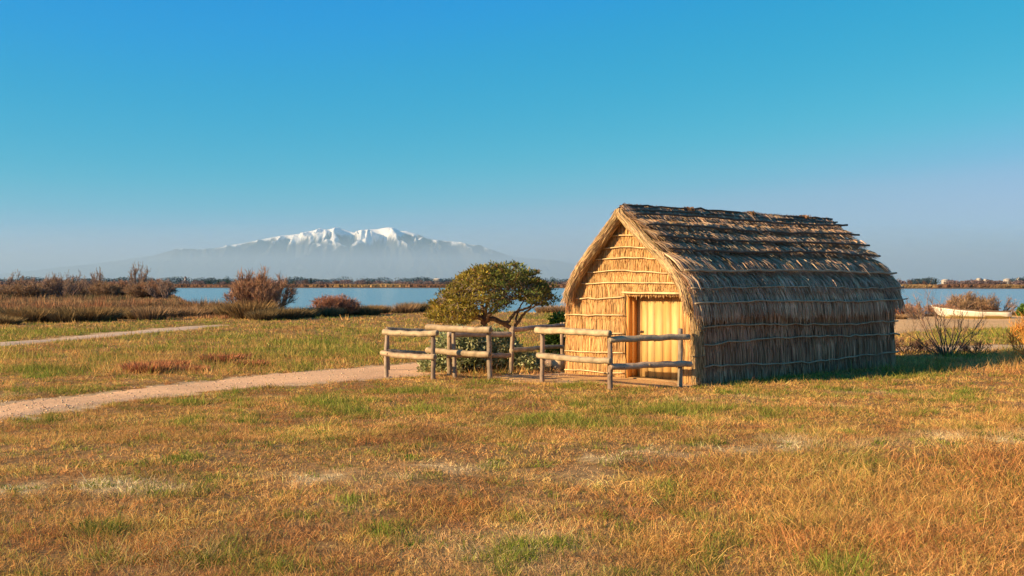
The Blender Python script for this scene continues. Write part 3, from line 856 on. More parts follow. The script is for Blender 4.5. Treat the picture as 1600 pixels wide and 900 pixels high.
# side walls: upright reeds under the eaves
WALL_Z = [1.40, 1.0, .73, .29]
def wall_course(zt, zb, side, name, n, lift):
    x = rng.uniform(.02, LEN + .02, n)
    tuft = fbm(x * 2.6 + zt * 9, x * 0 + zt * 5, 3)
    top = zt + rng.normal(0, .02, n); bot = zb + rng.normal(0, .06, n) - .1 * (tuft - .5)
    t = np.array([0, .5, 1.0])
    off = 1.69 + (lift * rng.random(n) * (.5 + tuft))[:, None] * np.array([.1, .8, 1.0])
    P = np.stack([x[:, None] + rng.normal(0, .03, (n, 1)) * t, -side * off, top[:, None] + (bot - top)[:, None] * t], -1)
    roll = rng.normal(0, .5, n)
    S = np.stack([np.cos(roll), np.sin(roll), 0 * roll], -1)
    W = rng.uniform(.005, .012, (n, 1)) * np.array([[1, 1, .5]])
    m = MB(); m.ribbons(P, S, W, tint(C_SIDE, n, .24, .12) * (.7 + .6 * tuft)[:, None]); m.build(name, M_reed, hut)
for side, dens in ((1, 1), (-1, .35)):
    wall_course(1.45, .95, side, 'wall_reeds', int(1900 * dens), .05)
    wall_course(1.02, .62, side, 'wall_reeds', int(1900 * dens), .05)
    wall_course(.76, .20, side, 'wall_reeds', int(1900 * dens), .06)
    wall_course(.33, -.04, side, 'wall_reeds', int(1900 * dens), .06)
    for z in (1.0, .73, .29):
        pts = [(xx, -side * 1.755, z + .03 * math.sin(xx * .9 + z * 7) * (1 if side == 1 else 0)) for xx in np.linspace(.0, LEN + .1, 9)]
        pole(pts, .018, MIDP, wob=.012)
# back gable
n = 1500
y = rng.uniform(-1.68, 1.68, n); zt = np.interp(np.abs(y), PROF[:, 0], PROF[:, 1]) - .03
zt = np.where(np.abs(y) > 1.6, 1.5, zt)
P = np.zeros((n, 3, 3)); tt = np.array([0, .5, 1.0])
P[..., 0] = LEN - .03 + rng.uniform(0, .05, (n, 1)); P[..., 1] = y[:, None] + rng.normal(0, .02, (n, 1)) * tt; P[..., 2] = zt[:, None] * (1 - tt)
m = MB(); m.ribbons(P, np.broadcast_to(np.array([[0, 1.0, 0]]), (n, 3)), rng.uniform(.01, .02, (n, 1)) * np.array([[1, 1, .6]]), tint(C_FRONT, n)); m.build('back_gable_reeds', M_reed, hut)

# verge bundles along both gable slopes and the corner bundles below them
def bundle(path, r, n, name, col, span=.7, fray=.06, squash=(1, 1)):
    path = np.asarray(path, float)
    L = np.concatenate([[0], np.cumsum(np.linalg.norm(np.diff(path, axis=0), axis=1))]); T = L[-1]
    at = lambda s: np.stack([np.interp(s, L, path[:, k]) for k in range(3)], -1)
    ln = rng.uniform(span * .5, span, n); a = -.1 + (T + .1 - ln * .88) * rng.random(n)
    t = np.linspace(0, 1, 5)
    s = a[:, None] + ln[:, None] * t
    P = at(np.clip(s, 0, T))
    tanv = unit(at(np.clip(a + .1, 0, T)) - at(np.clip(a - .1, 0, T)))
    over = np.maximum(s - T, 0)
    P = P + tanv[:, None, :] * over[..., None]
    ref = np.array((1.0, 0, 0)); e1 = np.broadcast_to(ref, tanv.shape); e2 = unit(np.cross(tanv, e1))
    th = rng.uniform(0, 2 * np.pi, n); rad = r * np.sqrt(rng.uniform(.45, 1.0, n))
    prfl = np.array([.86, .98, 1.0, 1.02, 1.06])
    lump = 1 + .28 * (fbm(s * 2.2 + path[0, 1] * 3, s * 0 + r * 50 + th[:, None] * .7, 3) - .5)
    o = e1[:, None, :] * (np.cos(th) * squash[0])[:, None, None] + e2[:, None, :] * (np.sin(th) * squash[1])[:, None, None]
    P = P + o * (rad[:, None] * prfl * lump)[..., None]
    P[:, -1] += rng.normal(0, fray * .5, (n, 3)); P[:, 0] += rng.normal(0, .012, (n, 3)); P[:, 2] += rng.normal(0, .008, (n, 3))
    S = unit(np.cross(tanv, o[:, 0]) + rng.normal(0, .4, (n, 3)))
    W = rng.uniform(.004, .010, (n, 1)) * np.array([[.8, 1, 1, .8, .25]])
    m = MB(); m.ribbons(P, S, W, tint(col, n, .26, .10)); m.build(name, M_reed, hut)
    return at, T
def verge_path(side, smax, xo):
    s = np.linspace(.0, smax, 22)
    y, z, ny, nz = prof(s)
    return [(xo, -side * max(0, yy - .115 * a) * (.865 if side < 0 else 1.0), zz_ - .115 * b) for yy, zz_, a, b in zip(y, z, ny, nz)]
bundle(verge_path(-1, s_of_z(1.44), -.16), .102, 2600, 'verge_bundle', C_VERGE, .75, .04, (1.3, .95))
pr = verge_path(1, s_of_z(1.25), -.16)
bundle(pr, .102, 2600, 'verge_bundle', C_VERGE, .75, .04, (1.3, .95))
bundle([(-.10, -1.72, 1.62), (-.03, -1.74, 1.2), (.03, -1.72, .6), (.06, -1.70, .03)], .125, 1500, 'corner_bundle', (0.50, .34, .17), .75, .05, (1.0, .8))
bundle([(.05, 1.66, 1.5), (.07, 1.66, .8), (.08, 1.64, .03)], .06, 400, 'corner_bundle', C_FRONT, .7, .03)
# ties across the corner bundle
for z in (1.45, .98, .5):
    a = np.linspace(0, 2 * np.pi, 13)
    m = MB(); m.tube(np.stack([.0 + .135 * np.cos(a) + .02 * (1.5 - z), -1.735 + .115 * np.sin(a), z + .01 * np.sin(3 * a)], -1), .009, 5, col=(.30, .21, .12), caps=False); m.build('tie', M_pole, hut)
# loose straws hanging off the roof
m = MB()
for k in range(70):
    s = rng.uniform(.4, 2.2); xx = rng.uniform(0, LEN); y, z, ny, nz = prof(s); y2, z2, n2, n3 = prof(s + rng.uniform(.15, .4))
    m.tube([(xx, -(y + ny * .1), z + nz * .1), (xx + rng.uniform(-.12, .25), -(y2 + n2 * .14), z2 + n3 * .14)], .005, 3, col=vary((.55, .42, .28), 1)[0], caps=False)
m.build('loose_straws', M_reed, hut, kind='stuff')

# ------------------------------------------------------------------ log fences
def log_mesh(p0, p1, r0, r1, sag=0.0, seg=12, col=(0.5, 0.36, 0.22), ends=True):
    p0 = np.array(p0); p1 = np.array(p1)
    t = np.linspace(0, 1, seg)
    P = p0 + (p1 - p0) * t[:, None]
    P[:, 2] -= sag * 4 * t * (1 - t)
    Lg = np.linalg.norm(p1 - p0)
    P += rng.normal(0, .0045, P.shape) + (np.sin(t * 3.1 + p0[0] * 9) * .010)[:, None] * np.array((.3, .6, 1.0)) * (1 if Lg > 1.1 else .6)
    r = r0 + (r1 - r0) * t; r = r * (1 + rng.normal(0, .02, seg))
    m = MB()
    # rounded-over ends
    d = unit(p1 - p0)
    P = np.vstack([P[0] - d * .012, P, P[-1] + d * .012]); r = np.concatenate([[r[0] * .86], r, [r[-1] * .86]])
    m.tube(P, r, 12, col=col)
    # grain: pale and grey streaks along the log
    kk = len(P); aa_ = np.arange(12) / 12 * 6.283
    st_ = fbm(np.cos(aa_)[None, :] * 3 + p0[0] * 7, np.sin(aa_)[None, :] * 3 + np.linspace(0, Lg * .7, kk)[:, None] + p0[1] * 5, 3)
    m.c[-1] = m.c[-1].copy(); m.c[-1][:kk * 12] *= (.55 + .9 * st_).reshape(-1, 1)
    # darker sawn ends
    k = m.c[-1].copy(); k[-2:] = np.array(col) * .45; m.c[-1] = k
    for j in range(int(Lg * 2.2)):                      # branch stubs
        tt = rng.uniform(.08, .92); a = rng.uniform(0, 6.28)
        q = p0 + (p1 - p0) * tt; q[2] -= sag * 4 * tt * (1 - tt)
        e1 = unit(np.cross(d, (0, 0, 1.0) if abs(d[2]) < .9 else (1.0, 0, 0))); e2 = np.cross(d, e1)
        o = e1 * math.cos(a) + e2 * math.sin(a); rr = r0 + (r1 - r0) * tt
        m.tube([q + o * rr * .8, q + o * rr * 1.07], [.022, .013], 6, col=np.array(col) * .6)
    return m
LOGC = (0.42, 0.30, 0.19); POSTC = (0.28, 0.205, 0.145)
def fence(name, label, posts, rails, loc):
    f = thing(name, label, 'fence', (loc[0], loc[1], TZ(*loc[:2])), 0, 'log fences in front of the hut')
    o = np.array((loc[0], loc[1], TZ(*loc[:2])))
    for (x, y, top, r, lx, ly) in posts:
        m = log_mesh((x - o[0], y - o[1], TZ(x, y) - .25 - o[2]), (x + lx - o[0], y + ly - o[1], top - o[2]), r * .95, r * .82, 0, 8, vary(POSTC, 1, .1, .03)[0]); m.build('post', M_log, f, True)
    for (a, b, r0, r1, sag) in rails:
        m = log_mesh(np.array(a) - o, np.array(b) - o, r0 * .93, r1 * .88, sag, 14, vary(LOGC, 1, .08, .03)[0]); m.build('rail', M_log, f, True)
def pt(px, d): return np.array(((px - 800) / F * d, d))
def sunside(a, b, off, toward):
    """shift a rail sideways so that it is fixed to the posts' face"""
    d = unit(np.array(b[:2]) - np.array(a[:2])); nrm = np.array((d[1], -d[0])) * off * toward
    return (a[0] + nrm[0], a[1] + nrm[1], a[2]), (b[0] + nrm[0], b[1] + nrm[1], b[2])
# A: leftmost front panel
A1 = pt(603, 21.6); A2 = pt(678, 20.75)
ra = U(600, 518.7, 21.5); rb = U(683, 520.6, 20.6); rc_ = U(597, 551, 21.5); rd = U(680, 558, 20.6)
fence('log_fence', 'leftmost short log fence panel with a sagging lower rail beside the path', [(A1[0], A1[1], .86, .047, .01, 0), (A2[0], A2[1], .83, .05, -.02, 0)],
      [(ra, rb, .062, .06, .03), (rc_, rd, .058, .06, .035)], A1)
# B: second front panel
B1 = pt(711, 21.15); B2 = pt(766, 20.75)
fence('log_fence', 'log fence panel with long rails in front of the silvery saltbush', [(B1[0], B1[1], .93, .045, -.03, .02), (B2[0], B2[1], .97, .055, -.03, .02)],
      [(U(667, 512, 21.4), U(767, 515, 20.62), .066, .07, .01), (U(667, 548, 21.4), U(765, 553, 20.62), .062, .066, .01)], B1)
# C + D: rear zigzag fence with three posts
C1 = pt(702, 21.95); C2 = pt(797, 22.55); C3 = pt(880, 24.5)
fence('log_fence', 'shaded zigzag log fence behind the saltbush running back to the hut wall', [(C1[0], C1[1], .80, .055, 0, 0), (C2[0], C2[1], .93, .048, .06, .01), (C3[0], C3[1], .93, .05, -.03, 0)],
      [(U(700, 523, 21.85), U(798, 521.5, 22.45), .058, .06, .0), (U(700, 555.5, 21.85), U(797, 554.5, 22.45), .055, .055, .0), (U(799, 516, 22.55), U(880, 508.5, 24.4), .055, .05, .0), (U(799, 548, 22.55), U(879, 541, 24.4), .052, .05, .0)], C2)
# E: panel behind the leftmost one
E1 = pt(606, 23.4); E2 = pt(699, 24.1)
fence('log_fence', 'dark log rails seen just over the leftmost fence panel', [(E1[0], E1[1], .86, .045, 0, 0), (E2[0], E2[1], .84, .055, 0, 0)],
      [(U(604, 515, 23.35), U(702, 516.5, 24.05), .058, .058, .02), (U(604, 550, 23.35), U(702, 552.5, 24.05), .055, .055, .01)], E2)
# F + G: fence before the hut, bent at its middle post
F1 = pt(848, 20.5); F2 = pt(953, 19.15); F3 = pt(1063, 19.75)
fence('log_fence', 'longest log fence bent at its middle post in front of the pine door', [(F1[0], F1[1], .93, .05, -.01, 0), (F2[0], F2[1], .87, .052, 0, 0), (F3[0], F3[1], .98, .05, .0, 0)],
      [(U(838, 517, 20.4), U(953, 520, 18.98), .068, .066, .0), (U(841, 556, 20.4), U(954, 563, 18.98), .06, .062, .015), (U(953, 531, 19.05), U(1076, 526.5, 19.62), .062, .06, .0), (U(954, 574, 19.05), U(1080, 568.5, 19.62), .06, .058, .0)], F2)

# pale wooden block by the hut's left corner
bp = U(873, 583, 23.2)
bx = thing('wooden_box', 'small pale wooden box standing against the hut left corner', 'box', (bp[0], bp[1], TZ(bp[0], bp[1])), HUT_A)
m = MB(); m.box((-.10, -.10, -.03), (.10, .12, .30), (0.62, 0.46, 0.28)); m.build('box_body', M_plank, bx)
m = MB(); m.box((-.12, -.12, .30), (.12, .14, .335), (0.66, 0.5, 0.3)); m.build('lid', M_plank, bx)
m = MB(); m.box((-.112, .04, -.03), (-.101, .12, .09), (0.06, 0.05, 0.04)); m.build('notch_plate', M_plank, bx)

# ------------------------------------------------------------------ windswept tree
def smooth_path(pts, n):
    pts = np.asarray(pts, float); src = np.linspace(0, 1, len(pts)); t = np.linspace(0, 1, n)
    P = np.stack([np.interp(t, src, pts[:, k]) for k in range(3)], -1)
    for _ in range(max(1, n // (2 * len(pts)))):
        Q = P.copy(); Q[1:-1] = (P[:-2] + 2 * P[1:-1] + P[2:]) / 4; P = Q
    return P
TD = 27.0
def windswept_tree():
    base = U(755, 562, TD); o = np.array((base[0], TD, TZ(base[0], TD)))
    t = thing('windswept_tree', 'windswept evergreen tree with twisted limbs and yellow green dome crown', 'tree', tuple(o))
    limbs = [  # (px, py, depth offset) lines and radii
        ([(757, 566, 0), (757, 540, 0), (756, 512, 0), (757, 500, 0)], .10, .085),
        ([(757, 502, 0), (748, 495, -.1), (737, 488, -.2), (722, 480, -.35), (708, 470, -.4), (694, 466, -.5)], .06, .02),
        ([(757, 502, 0), (755, 488, .05), (753, 474, .1), (750, 462, .15), (742, 448, .25), (735, 437, .3)], .06, .018),
        ([(756, 498, 0), (760, 480, -.1), (764, 464, -.2), (774, 452, -.2), (782, 440, -.3), (790, 428, -.35)], .05, .016),
        ([(757, 503, 0), (766, 497, .1), (774, 499, .15), (782, 504, .2), (792, 505, .25), (799, 497, .3), (804, 488, .35), (814, 484, .4), (828, 480, .4), (838, 470, .5), (850, 462, .5)], .065, .018),
        ([(812, 562, .3), (806, 540, .3), (798, 512, .3), (790, 508, .3), (778, 500, .25), (770, 498, .1)], .06, .05),
        ([(800, 514, .3), (808, 507, .3), (814, 497, .25), (820, 488, .2), (832, 480, .1), (846, 474, 0), (860, 466, -.1)], .045, .014),
        ([(808, 507, .3), (806, 500, .35), (808, 490, .4), (812, 480, .5), (820, 466, .6), (826, 450, .6)], .03, .012),
        ([(756, 505, 0), (768, 490, -.4), (780, 478, -.7), (800, 466, -.9), (820, 456, -1.0)], .04, .014),
        ([(756, 505, 0), (764, 488, .4), (778, 470, .8), (792, 452, 1.0), (806, 436, 1.1)], .04, .014),
        ([(750, 498, 0), (735, 492, .4), (715, 485, .7), (700, 482, .9)], .035, .012),
        ([(750, 498, 0), (738, 490, -.6), (722, 478, -1.0), (712, 462, -1.1)], .035, .012),
        ([(764, 464, -.2), (772, 448, .2), (768, 434, .3), (764, 424, .3)], .028, .01),
        ([(782, 440, -.3), (800, 432, -.3), (815, 424, -.2)], .022, .01),
        ([(742, 448, .25), (725, 446, .1), (712, 448, 0)], .02, .009),
    ]
    m = MB(); nodes = []
    for pts, r0, r1 in limbs:
        P = np.array([np.array(U(a, b, TD + c)) for a, b, c in pts]); P = smooth_path(P, len(pts) * 4)
        P += rng.normal(0, .010, P.shape)
        m.tube(P - o, np.linspace(r0, r1, len(P)), 7, col=vary((.16, .11, .075), 1, .12)[0])
        if r1 < .03: nodes += list(P[len(P) // 3:])
    nodes = np.array(nodes)
    m.build('trunk', M_bark, t, True)
    # leaf clumps through the crown's volume
    outline = np.array([(671, 497), (674, 482), (680, 472), (690, 462), (700, 452), (712, 442), (722, 432), (735, 425), (748, 419), (760, 416.5), (780, 415), (795, 415), (808, 411), (816, 413), (822, 420), (834, 420), (840, 427), (839, 435),
                        (848, 444), (858, 446), (866, 452), (876, 462), (873, 474), (860, 478), (845, 480), (832, 476), (820, 472), (806, 472), (796, 478), (786, 488), (774, 494), (758, 488), (744, 494), (736, 503), (722, 509), (702, 508), (684, 505)], float)
    cl = []; tries = 0
    while len(cl) < 760 and tries < 60000:
        tries += 1
        x = rng.uniform(665, 882); y = rng.uniform(408, 512); dd = rng.uniform(-1.7, 1.7)
        if not in_poly(np.array([x]), np.array([y]), outline)[0]: continue
        # dome: the top and left are closed, the inside and lower middle open
        cx, cyy = 772, 500
        e = math.sqrt(((x - cx) / 108) ** 2 + ((y - cyy) / 88) ** 2 + (dd / 1.75) ** 2)
        if e > .86 + .26 * fbm(np.array([x * .045]), np.array([y * .05 + dd]), 2)[0] + .04: continue
        shell = e > .74
        leftlow = x < 730 and y > 455
        if not shell and not (leftlow and rng.random() < .35) and rng.random() > .10: continue
        if 738 < x < 836 and 448 < y < 496 and rng.random() < .5: continue
        if y > 470 and x > 835 and rng.random() < .5: continue
        cl.append((x, y, dd))
    cl = np.array(cl)
    P = np.array([np.array(U(a, b, TD + c)) for a, b, c in cl])
    tw = MB(); lv = MB()
    Aall = []; dirs = []; cols = []
    for k, p in enumerate(P):
        i = np.argmin(((nodes - p) ** 2).sum(1) + rng.uniform(0, .02, len(nodes)))
        q = nodes[i]; mid = (q + p) / 2 + rng.normal(0, .05, 3)
        tw.tube(np.array([q, mid, p]) - o, [.010, .007, .004], 4, col=(.20, .15, .11), caps=False)
        yel = np.clip(.22 + .5 * fbm(p[0] * 1.5 + 5, p[2] * 1.9, 2) + (.25 if cl[k][0] < 760 else -.25) + rng.normal(0, .15), 0, 1)  # sunlight painted in: left of the crown yellower and lighter, right darker
        n = int(rng.integers(20, 40))
        rad = rng.uniform(.08, .19)
        d = rdir(n); d[:, 2] = np.abs(d[:, 2]) * .7 + d[:, 2] * .3
        A = p + d * rad * np.sqrt(rng.random((n, 1))) * np.array((1.15, 1.15, .7))
        Aall.append(A); dirs.append(unit(d + np.array((0, 0, .35)) + rng.normal(0, .5, (n, 3))))
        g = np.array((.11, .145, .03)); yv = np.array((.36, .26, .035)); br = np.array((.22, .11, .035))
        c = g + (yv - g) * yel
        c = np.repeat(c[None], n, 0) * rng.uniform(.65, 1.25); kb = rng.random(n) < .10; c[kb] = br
        cols.append(c * np.exp(rng.normal(0, .25, (n, 1))))
        if k % 3 == 0:
            for j in range(3):
                tw.tube(np.array([p, p + rdir(1)[0] * .16]) - o, [.004, .002], 3, col=(.24, .17, .11), caps=False)
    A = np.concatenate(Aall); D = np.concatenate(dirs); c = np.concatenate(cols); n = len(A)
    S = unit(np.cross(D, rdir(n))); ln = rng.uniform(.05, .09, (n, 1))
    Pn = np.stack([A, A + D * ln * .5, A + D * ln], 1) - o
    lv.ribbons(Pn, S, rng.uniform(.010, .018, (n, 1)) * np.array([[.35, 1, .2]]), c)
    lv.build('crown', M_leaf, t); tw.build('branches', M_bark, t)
windswept_tree()

# ------------------------------------------------------------------ saltbush and other leafy bushes
def leafy_bush(name, label, cat, loc, size, n_cl, leaf, cols, stems=16, group=None, flat=.8, mat=None):
    """mound of small leaves on thin stems; size = (rx, ry, h)"""
    rx, ry, h = size; z0 = TZ(loc[0], loc[1])
    t = thing(name, label, cat, (loc[0], loc[1], z0), 0, group)
    m = MB(); lv = MB()
    th = rng.uniform(0, 2 * np.pi, n_cl); rr = np.sqrt(rng.random(n_cl)); top = np.sqrt(np.clip(1 - rr ** 2 * .8, .05, 1)) * (.75 + .5 * fbm(np.cos(th) * rr * 3 + 5 + loc[0], np.sin(th) * rr * 3 + loc[1], 2))
    zc = h * top * (1 - rng.random(n_cl) ** 2 * .75)
    cen = np.stack([rx * rr * np.cos(th), ry * rr * np.sin(th), zc], -1)
    for p in cen[::max(1, n_cl // 90)]:
        b = np.array((p[0] * .3, p[1] * .3, -.02))
        m.tube(smooth_path([b, b + (p - b) * .5 + np.array((0, 0, .05)), p], 5), np.linspace(.009, .003, 5), 4, col=(.2, .15, .1), caps=False)
    per = 16
    A = np.repeat(cen, per, 0) + rng.normal(0, .055, (n_cl * per, 3)); n = len(A)
    A[:, 2] = np.maximum(A[:, 2], .01)
    D = unit(rdir(n) + np.array((0, 0, .4))); S = unit(np.cross(D, rdir(n))); ln = leaf * rng.uniform(.7, 1.3, (n, 1))
    P = np.stack([A, A + D * ln * .55, A + D * ln], 1)
    ci = rng.integers(0, len(cols), n_cl); c = np.repeat(np.asarray(cols, float)[ci], per, 0) * np.exp(rng.normal(0, .2, (n, 1)))
    lv.ribbons(P, S, leaf * .3 * np.array([[.5, 1, .3]]) * np.ones((n, 1)), c)
    m.build('stems', M_bark, t); lv.build('foliage', mat or M_leaf, t)
    return t
SALT = [(.36, .38, .18), (.44, .44, .24), (.25, .29, .12), (.38, .34, .15)]
q = pt(722, 23.0); leafy_bush('saltbush', 'silvery green saltbush mound behind the long railed fence panel', 'bush', q, (.62, .45, .84), 620, .066, SALT)
q = pt(765, 23.3); leafy_bush('saltbush', 'silvery green saltbush growing around the windswept tree foot', 'bush', q, (.62, .45, .80), 620, .066, SALT)
q = pt(682, 22.9); leafy_bush('saltbush', 'small saltbush spilling onto the path left of the larger ones', 'bush', q, (.30, .3, .34), 200, .062, SALT)
q = pt(818, 23.2); leafy_bush('saltbush', 'low sprawling saltbush right of the rear fence post', 'bush', q, (.36, .28, .30), 200, .062, SALT)
q = pt(884, 28.5); leafy_bush('leafy_bush', 'bright green leafy bush peeking out behind the hut left wall', 'bush', q, (.5, .5, .95), 260, .10, [(.10, .19, .02), (.15, .24, .03), (.07, .13, .02)])
q = pt(1606, 64); leafy_bush('leafy_bush', 'bright green bush by the water at the right picture edge', 'bush', q, (.55, .5, .62), 130, .12, [(.12, .2, .02), (.16, .23, .03), (.07, .13, .02)])

# ------------------------------------------------------------------ twiggy shrubs
def twig_mesh(nst, rad, h, sub, col, tipcol, lean=(0, 0), thick=.03, tip=.35, up=.9, w=.010, spread=1.0, tiptw=6):
    """bare, many-stemmed shrub: stems (tubes) and fine twigs (spikes); returns two meshes"""
    st = MB(); tw = MB()
    for i in range(nst):
        a = rng.uniform(0, 2 * np.pi); r = rad * spread * math.sqrt(rng.random()); hh = h * (.62 + .38 * rng.random()) * math.sqrt(max(.12, 1 - (r / rad) ** 2 * .75))
        b = np.array((math.cos(a) * r * .12, math.sin(a) * r * .12, -.03))
        e = np.array((math.cos(a) * r + lean[0] * hh, math.sin(a) * r + lean[1] * hh, hh))
        mid = b + (e - b) * .5 + np.array((math.cos(a) * r * .12, math.sin(a) * r * .12, hh * .06)) + rng.normal(0, .05 * h, 3)
        P = smooth_path([b, mid, e], 8); P[1:] += rng.normal(0, .012 * h, (7, 3))
        c = vary(col, 1, .15)[0]
        st.tube(P, np.linspace(thick, thick * .22, 8), 5, col=c, caps=False)
        k = sub
        tt = rng.uniform(.25, 1.0, k) ** .8
        f = tt * 7; i0 = np.minimum(f.astype(int), 6); A = P[i0] + (P[i0 + 1] - P[i0]) * (f - i0)[:, None]
        base_dir = unit(P[i0 + 1] - P[i0])
        D = unit(base_dir * .6 + rdir(k) * .75 + np.array((0, 0, up * .5)))
        ln = h * rng.uniform(.10, .26, (k, 1))
        B = A + D * ln
        S = unit(np.cross(D, rdir(k)))
        tw.spikes(A, B, S, w * .8, vary(col, k, .2))
        # finest twigs from each twig
        kk = tiptw
        A2 = np.repeat(A, kk, 0) + np.repeat(D * ln, kk, 0) * rng.uniform(.25, 1, (k * kk, 1)); D2 = unit(np.repeat(D, kk, 0) * .8 + rdir(k * kk) * .7 + np.array((0, 0, up * .35)))
        B2 = A2 + D2 * h * tip * rng.uniform(.15, .4, (k * kk, 1))
        S2 = unit(np.cross(D2, rdir(k * kk)))
        tw.spikes(A2, B2, S2, w, vary(tipcol, k * kk, .25))
    return st.mesh('stems'), tw.mesh('twigs')
def place_shrub(meshes, name, label, cat, px, d, sc=1.0, rz=None, group=None, sz=None, zoff=-.03):
    x = (px - 800) / F * d
    t = thing(name, label, cat, (x, d, TZ(x, d) + zoff), rng.uniform(0, 6.28) if rz is None else rz, group)
    t.scale = (sc, sc, sz or sc)
    for nm, me in zip(('stems', 'twigs'), meshes): link(nm, me, M_twig, t)
    return t
# bare shrub in the hut's shadow and its low neighbours
br = twig_mesh(26, 1.15, 1.85, 18, (.25, .16, .11), (.42, .24, .145), thick=.016, tip=.42, w=.004, tiptw=1)
place_shrub(br, 'bare_shrub', 'leafless many stemmed shrub with curving dark branches right of the hut', 'shrub', 1480, 28.2, .95, 0.4, None, 1.05)
low = twig_mesh(22, .75, .55, 16, (.14, .085, .065), (.22, .12, .08), thick=.010, tip=.5, w=.006, tiptw=4)
for px, d, sc, lab in ((1418, 28.8, 1.0, 'low dark twiggy shrub close to the hut back corner'), (1455, 29.3, .8, 'small twiggy shrub left of the leafless one'), (1532, 28.6, .85, 'low twiggy shrub right of the leafless shrub')):
    place_shrub(low, 'low_shrub', lab, 'shrub', px, d, sc, None, 'low shrubs in the hut shadow')
ob = twig_mesh(30, .8, 1.25, 14, (.42, .20, .07), (.72, .33, .075), thick=.009, tip=.5, w=.007, tiptw=5)
place_shrub(ob, 'orange_shrub', 'glowing orange twiggy shrub at the right picture edge', 'shrub', 1624, 25.5, 1.0)
# tamarisks and scrub by the lagoon
TAM = [twig_mesh(84, 1.0, 1.0, 20, (.15, .10, .075), (.34 + .04 * k, .215 - .005 * k, .125), thick=.013, tip=.42, w=.0058, lean=((.1, -.15, .0)[k], 0), tiptw=10) for k in range(3)]
TAMB = [twig_mesh(16, .95, 1.1, 22, (.17, .12, .10), (.33, .22, .16), thick=.030, tip=.26, w=.0065, lean=((.25, -.2)[k], 0), tiptw=8) for k in range(2)]
place_shrub(TAM[1], 'tamarisk', 'tall russet tamarisk bush standing against the lagoon left of centre', 'shrub', 412, 62, 1.95, .3, None, 2.45)
place_shrub(TAM[0], 'tamarisk', 'russet tamarisk behind the boat middle', 'shrub', 1519, 66, 1.45, None, 'tamarisks behind the boat', 1.4)
place_shrub(TAMB[0], 'tamarisk', 'open branched tamarisk behind the boat stern', 'shrub', 1560, 66, 1.2, None, 'tamarisks behind the boat', 1.25)
place_shrub(TAMB[1], 'tamarisk', 'dark leaning tamarisk in front of the boat bow', 'shrub', 1436, 58, .8, None, 'tamarisks behind the boat', 1.15)
place_shrub(TAM[2], 'tamarisk', 'low orange tamarisk between the hut eave and the boat bow', 'shrub', 1418, 64, 1.0, None, 'tamarisks behind the boat', .75)
place_shrub(TAM[2], 'tamarisk', 'dark low tamarisk just right of the boat bow', 'shrub', 1472, 64, .9, None, 'tamarisks behind the boat', .75)
place_shrub(TAM[0], 'tamarisk', 'small scrubby tamarisk behind the boat between two taller ones', 'shrub', 1541, 67, .7, None, 'tamarisks behind the boat', .5)
LTREE = [(10, 180, 3.4, 2.9, 1, 'rounded russet tamarisk tree at the left picture edge'), (30, 150, 3.2, 1.9, 0, 'low orange tamarisk beside the left picture edge'), (48, 170, 2.6, 1.9, 0, 'low tamarisk third from the left picture edge'), (38, 210, 3.0, 2.6, 2, 'far tamarisk at left under the distant mast'),
         (66, 150, 2.4, 2.4, 1, 'upright tamarisk with twiggy top at left'), (82, 165, 2.0, 2.6, 0, 'dense brown tamarisk with flat top at left'), (90, 190, 3.0, 2.7, 2, 'broad brown tamarisk left of two leafless ones'),
         (97, 150, 2.4, 2.1, 1, 'leafless tamarisk with spread fingers at left'), (108, 160, 2.2, 2.7, 1, 'tall leafless tamarisk leaning right at left'), (120, 180, 2.3, 2.0, 0, 'low tamarisk right of the tall leafless one'),
         (152, 170, 2.0, 2.8, 1, 'tamarisk with a bare leaning trunk at left'), (166, 160, 2.2, 2.2, 0, 'dense tamarisk right of a bare leaning trunk'), (183, 165, 2.6, 2.3, 2, 'broad purple brown tamarisk at left'),
         (212, 160, 2.4, 3.2, 1, 'tallest pointed tamarisk of the left thicket'), (222, 150, 2.2, 2.0, 0, 'tamarisk beneath the tallest one of the thicket'), (242, 150, 2.4, 2.4, 2, 'dense dark tamarisk near the end of the left thicket'),
         (258, 140, 2.4, 1.7, 1, 'spreading grey tamarisk at the lagoon end of the left thicket'), (200, 175, 2.4, 1.8, 0, 'low tamarisk in a gap of the left thicket'), (135, 200, 2.4, 2.0, 2, 'low far tamarisk in front of the evergreen hedge')]
for px, d, sc, szz, k, lab in LTREE:
    ms = TAMB[rng.integers(0, 2)] if k == 1 else TAM[0 if k == 0 else 1]
    place_shrub(ms, 'tamarisk', lab, 'shrub', px, d, sc * (1.0 if k == 1 else 1.1), None, 'tamarisks of the left thicket', szz * (1.45 if k == 1 else 1.05), 0.0)
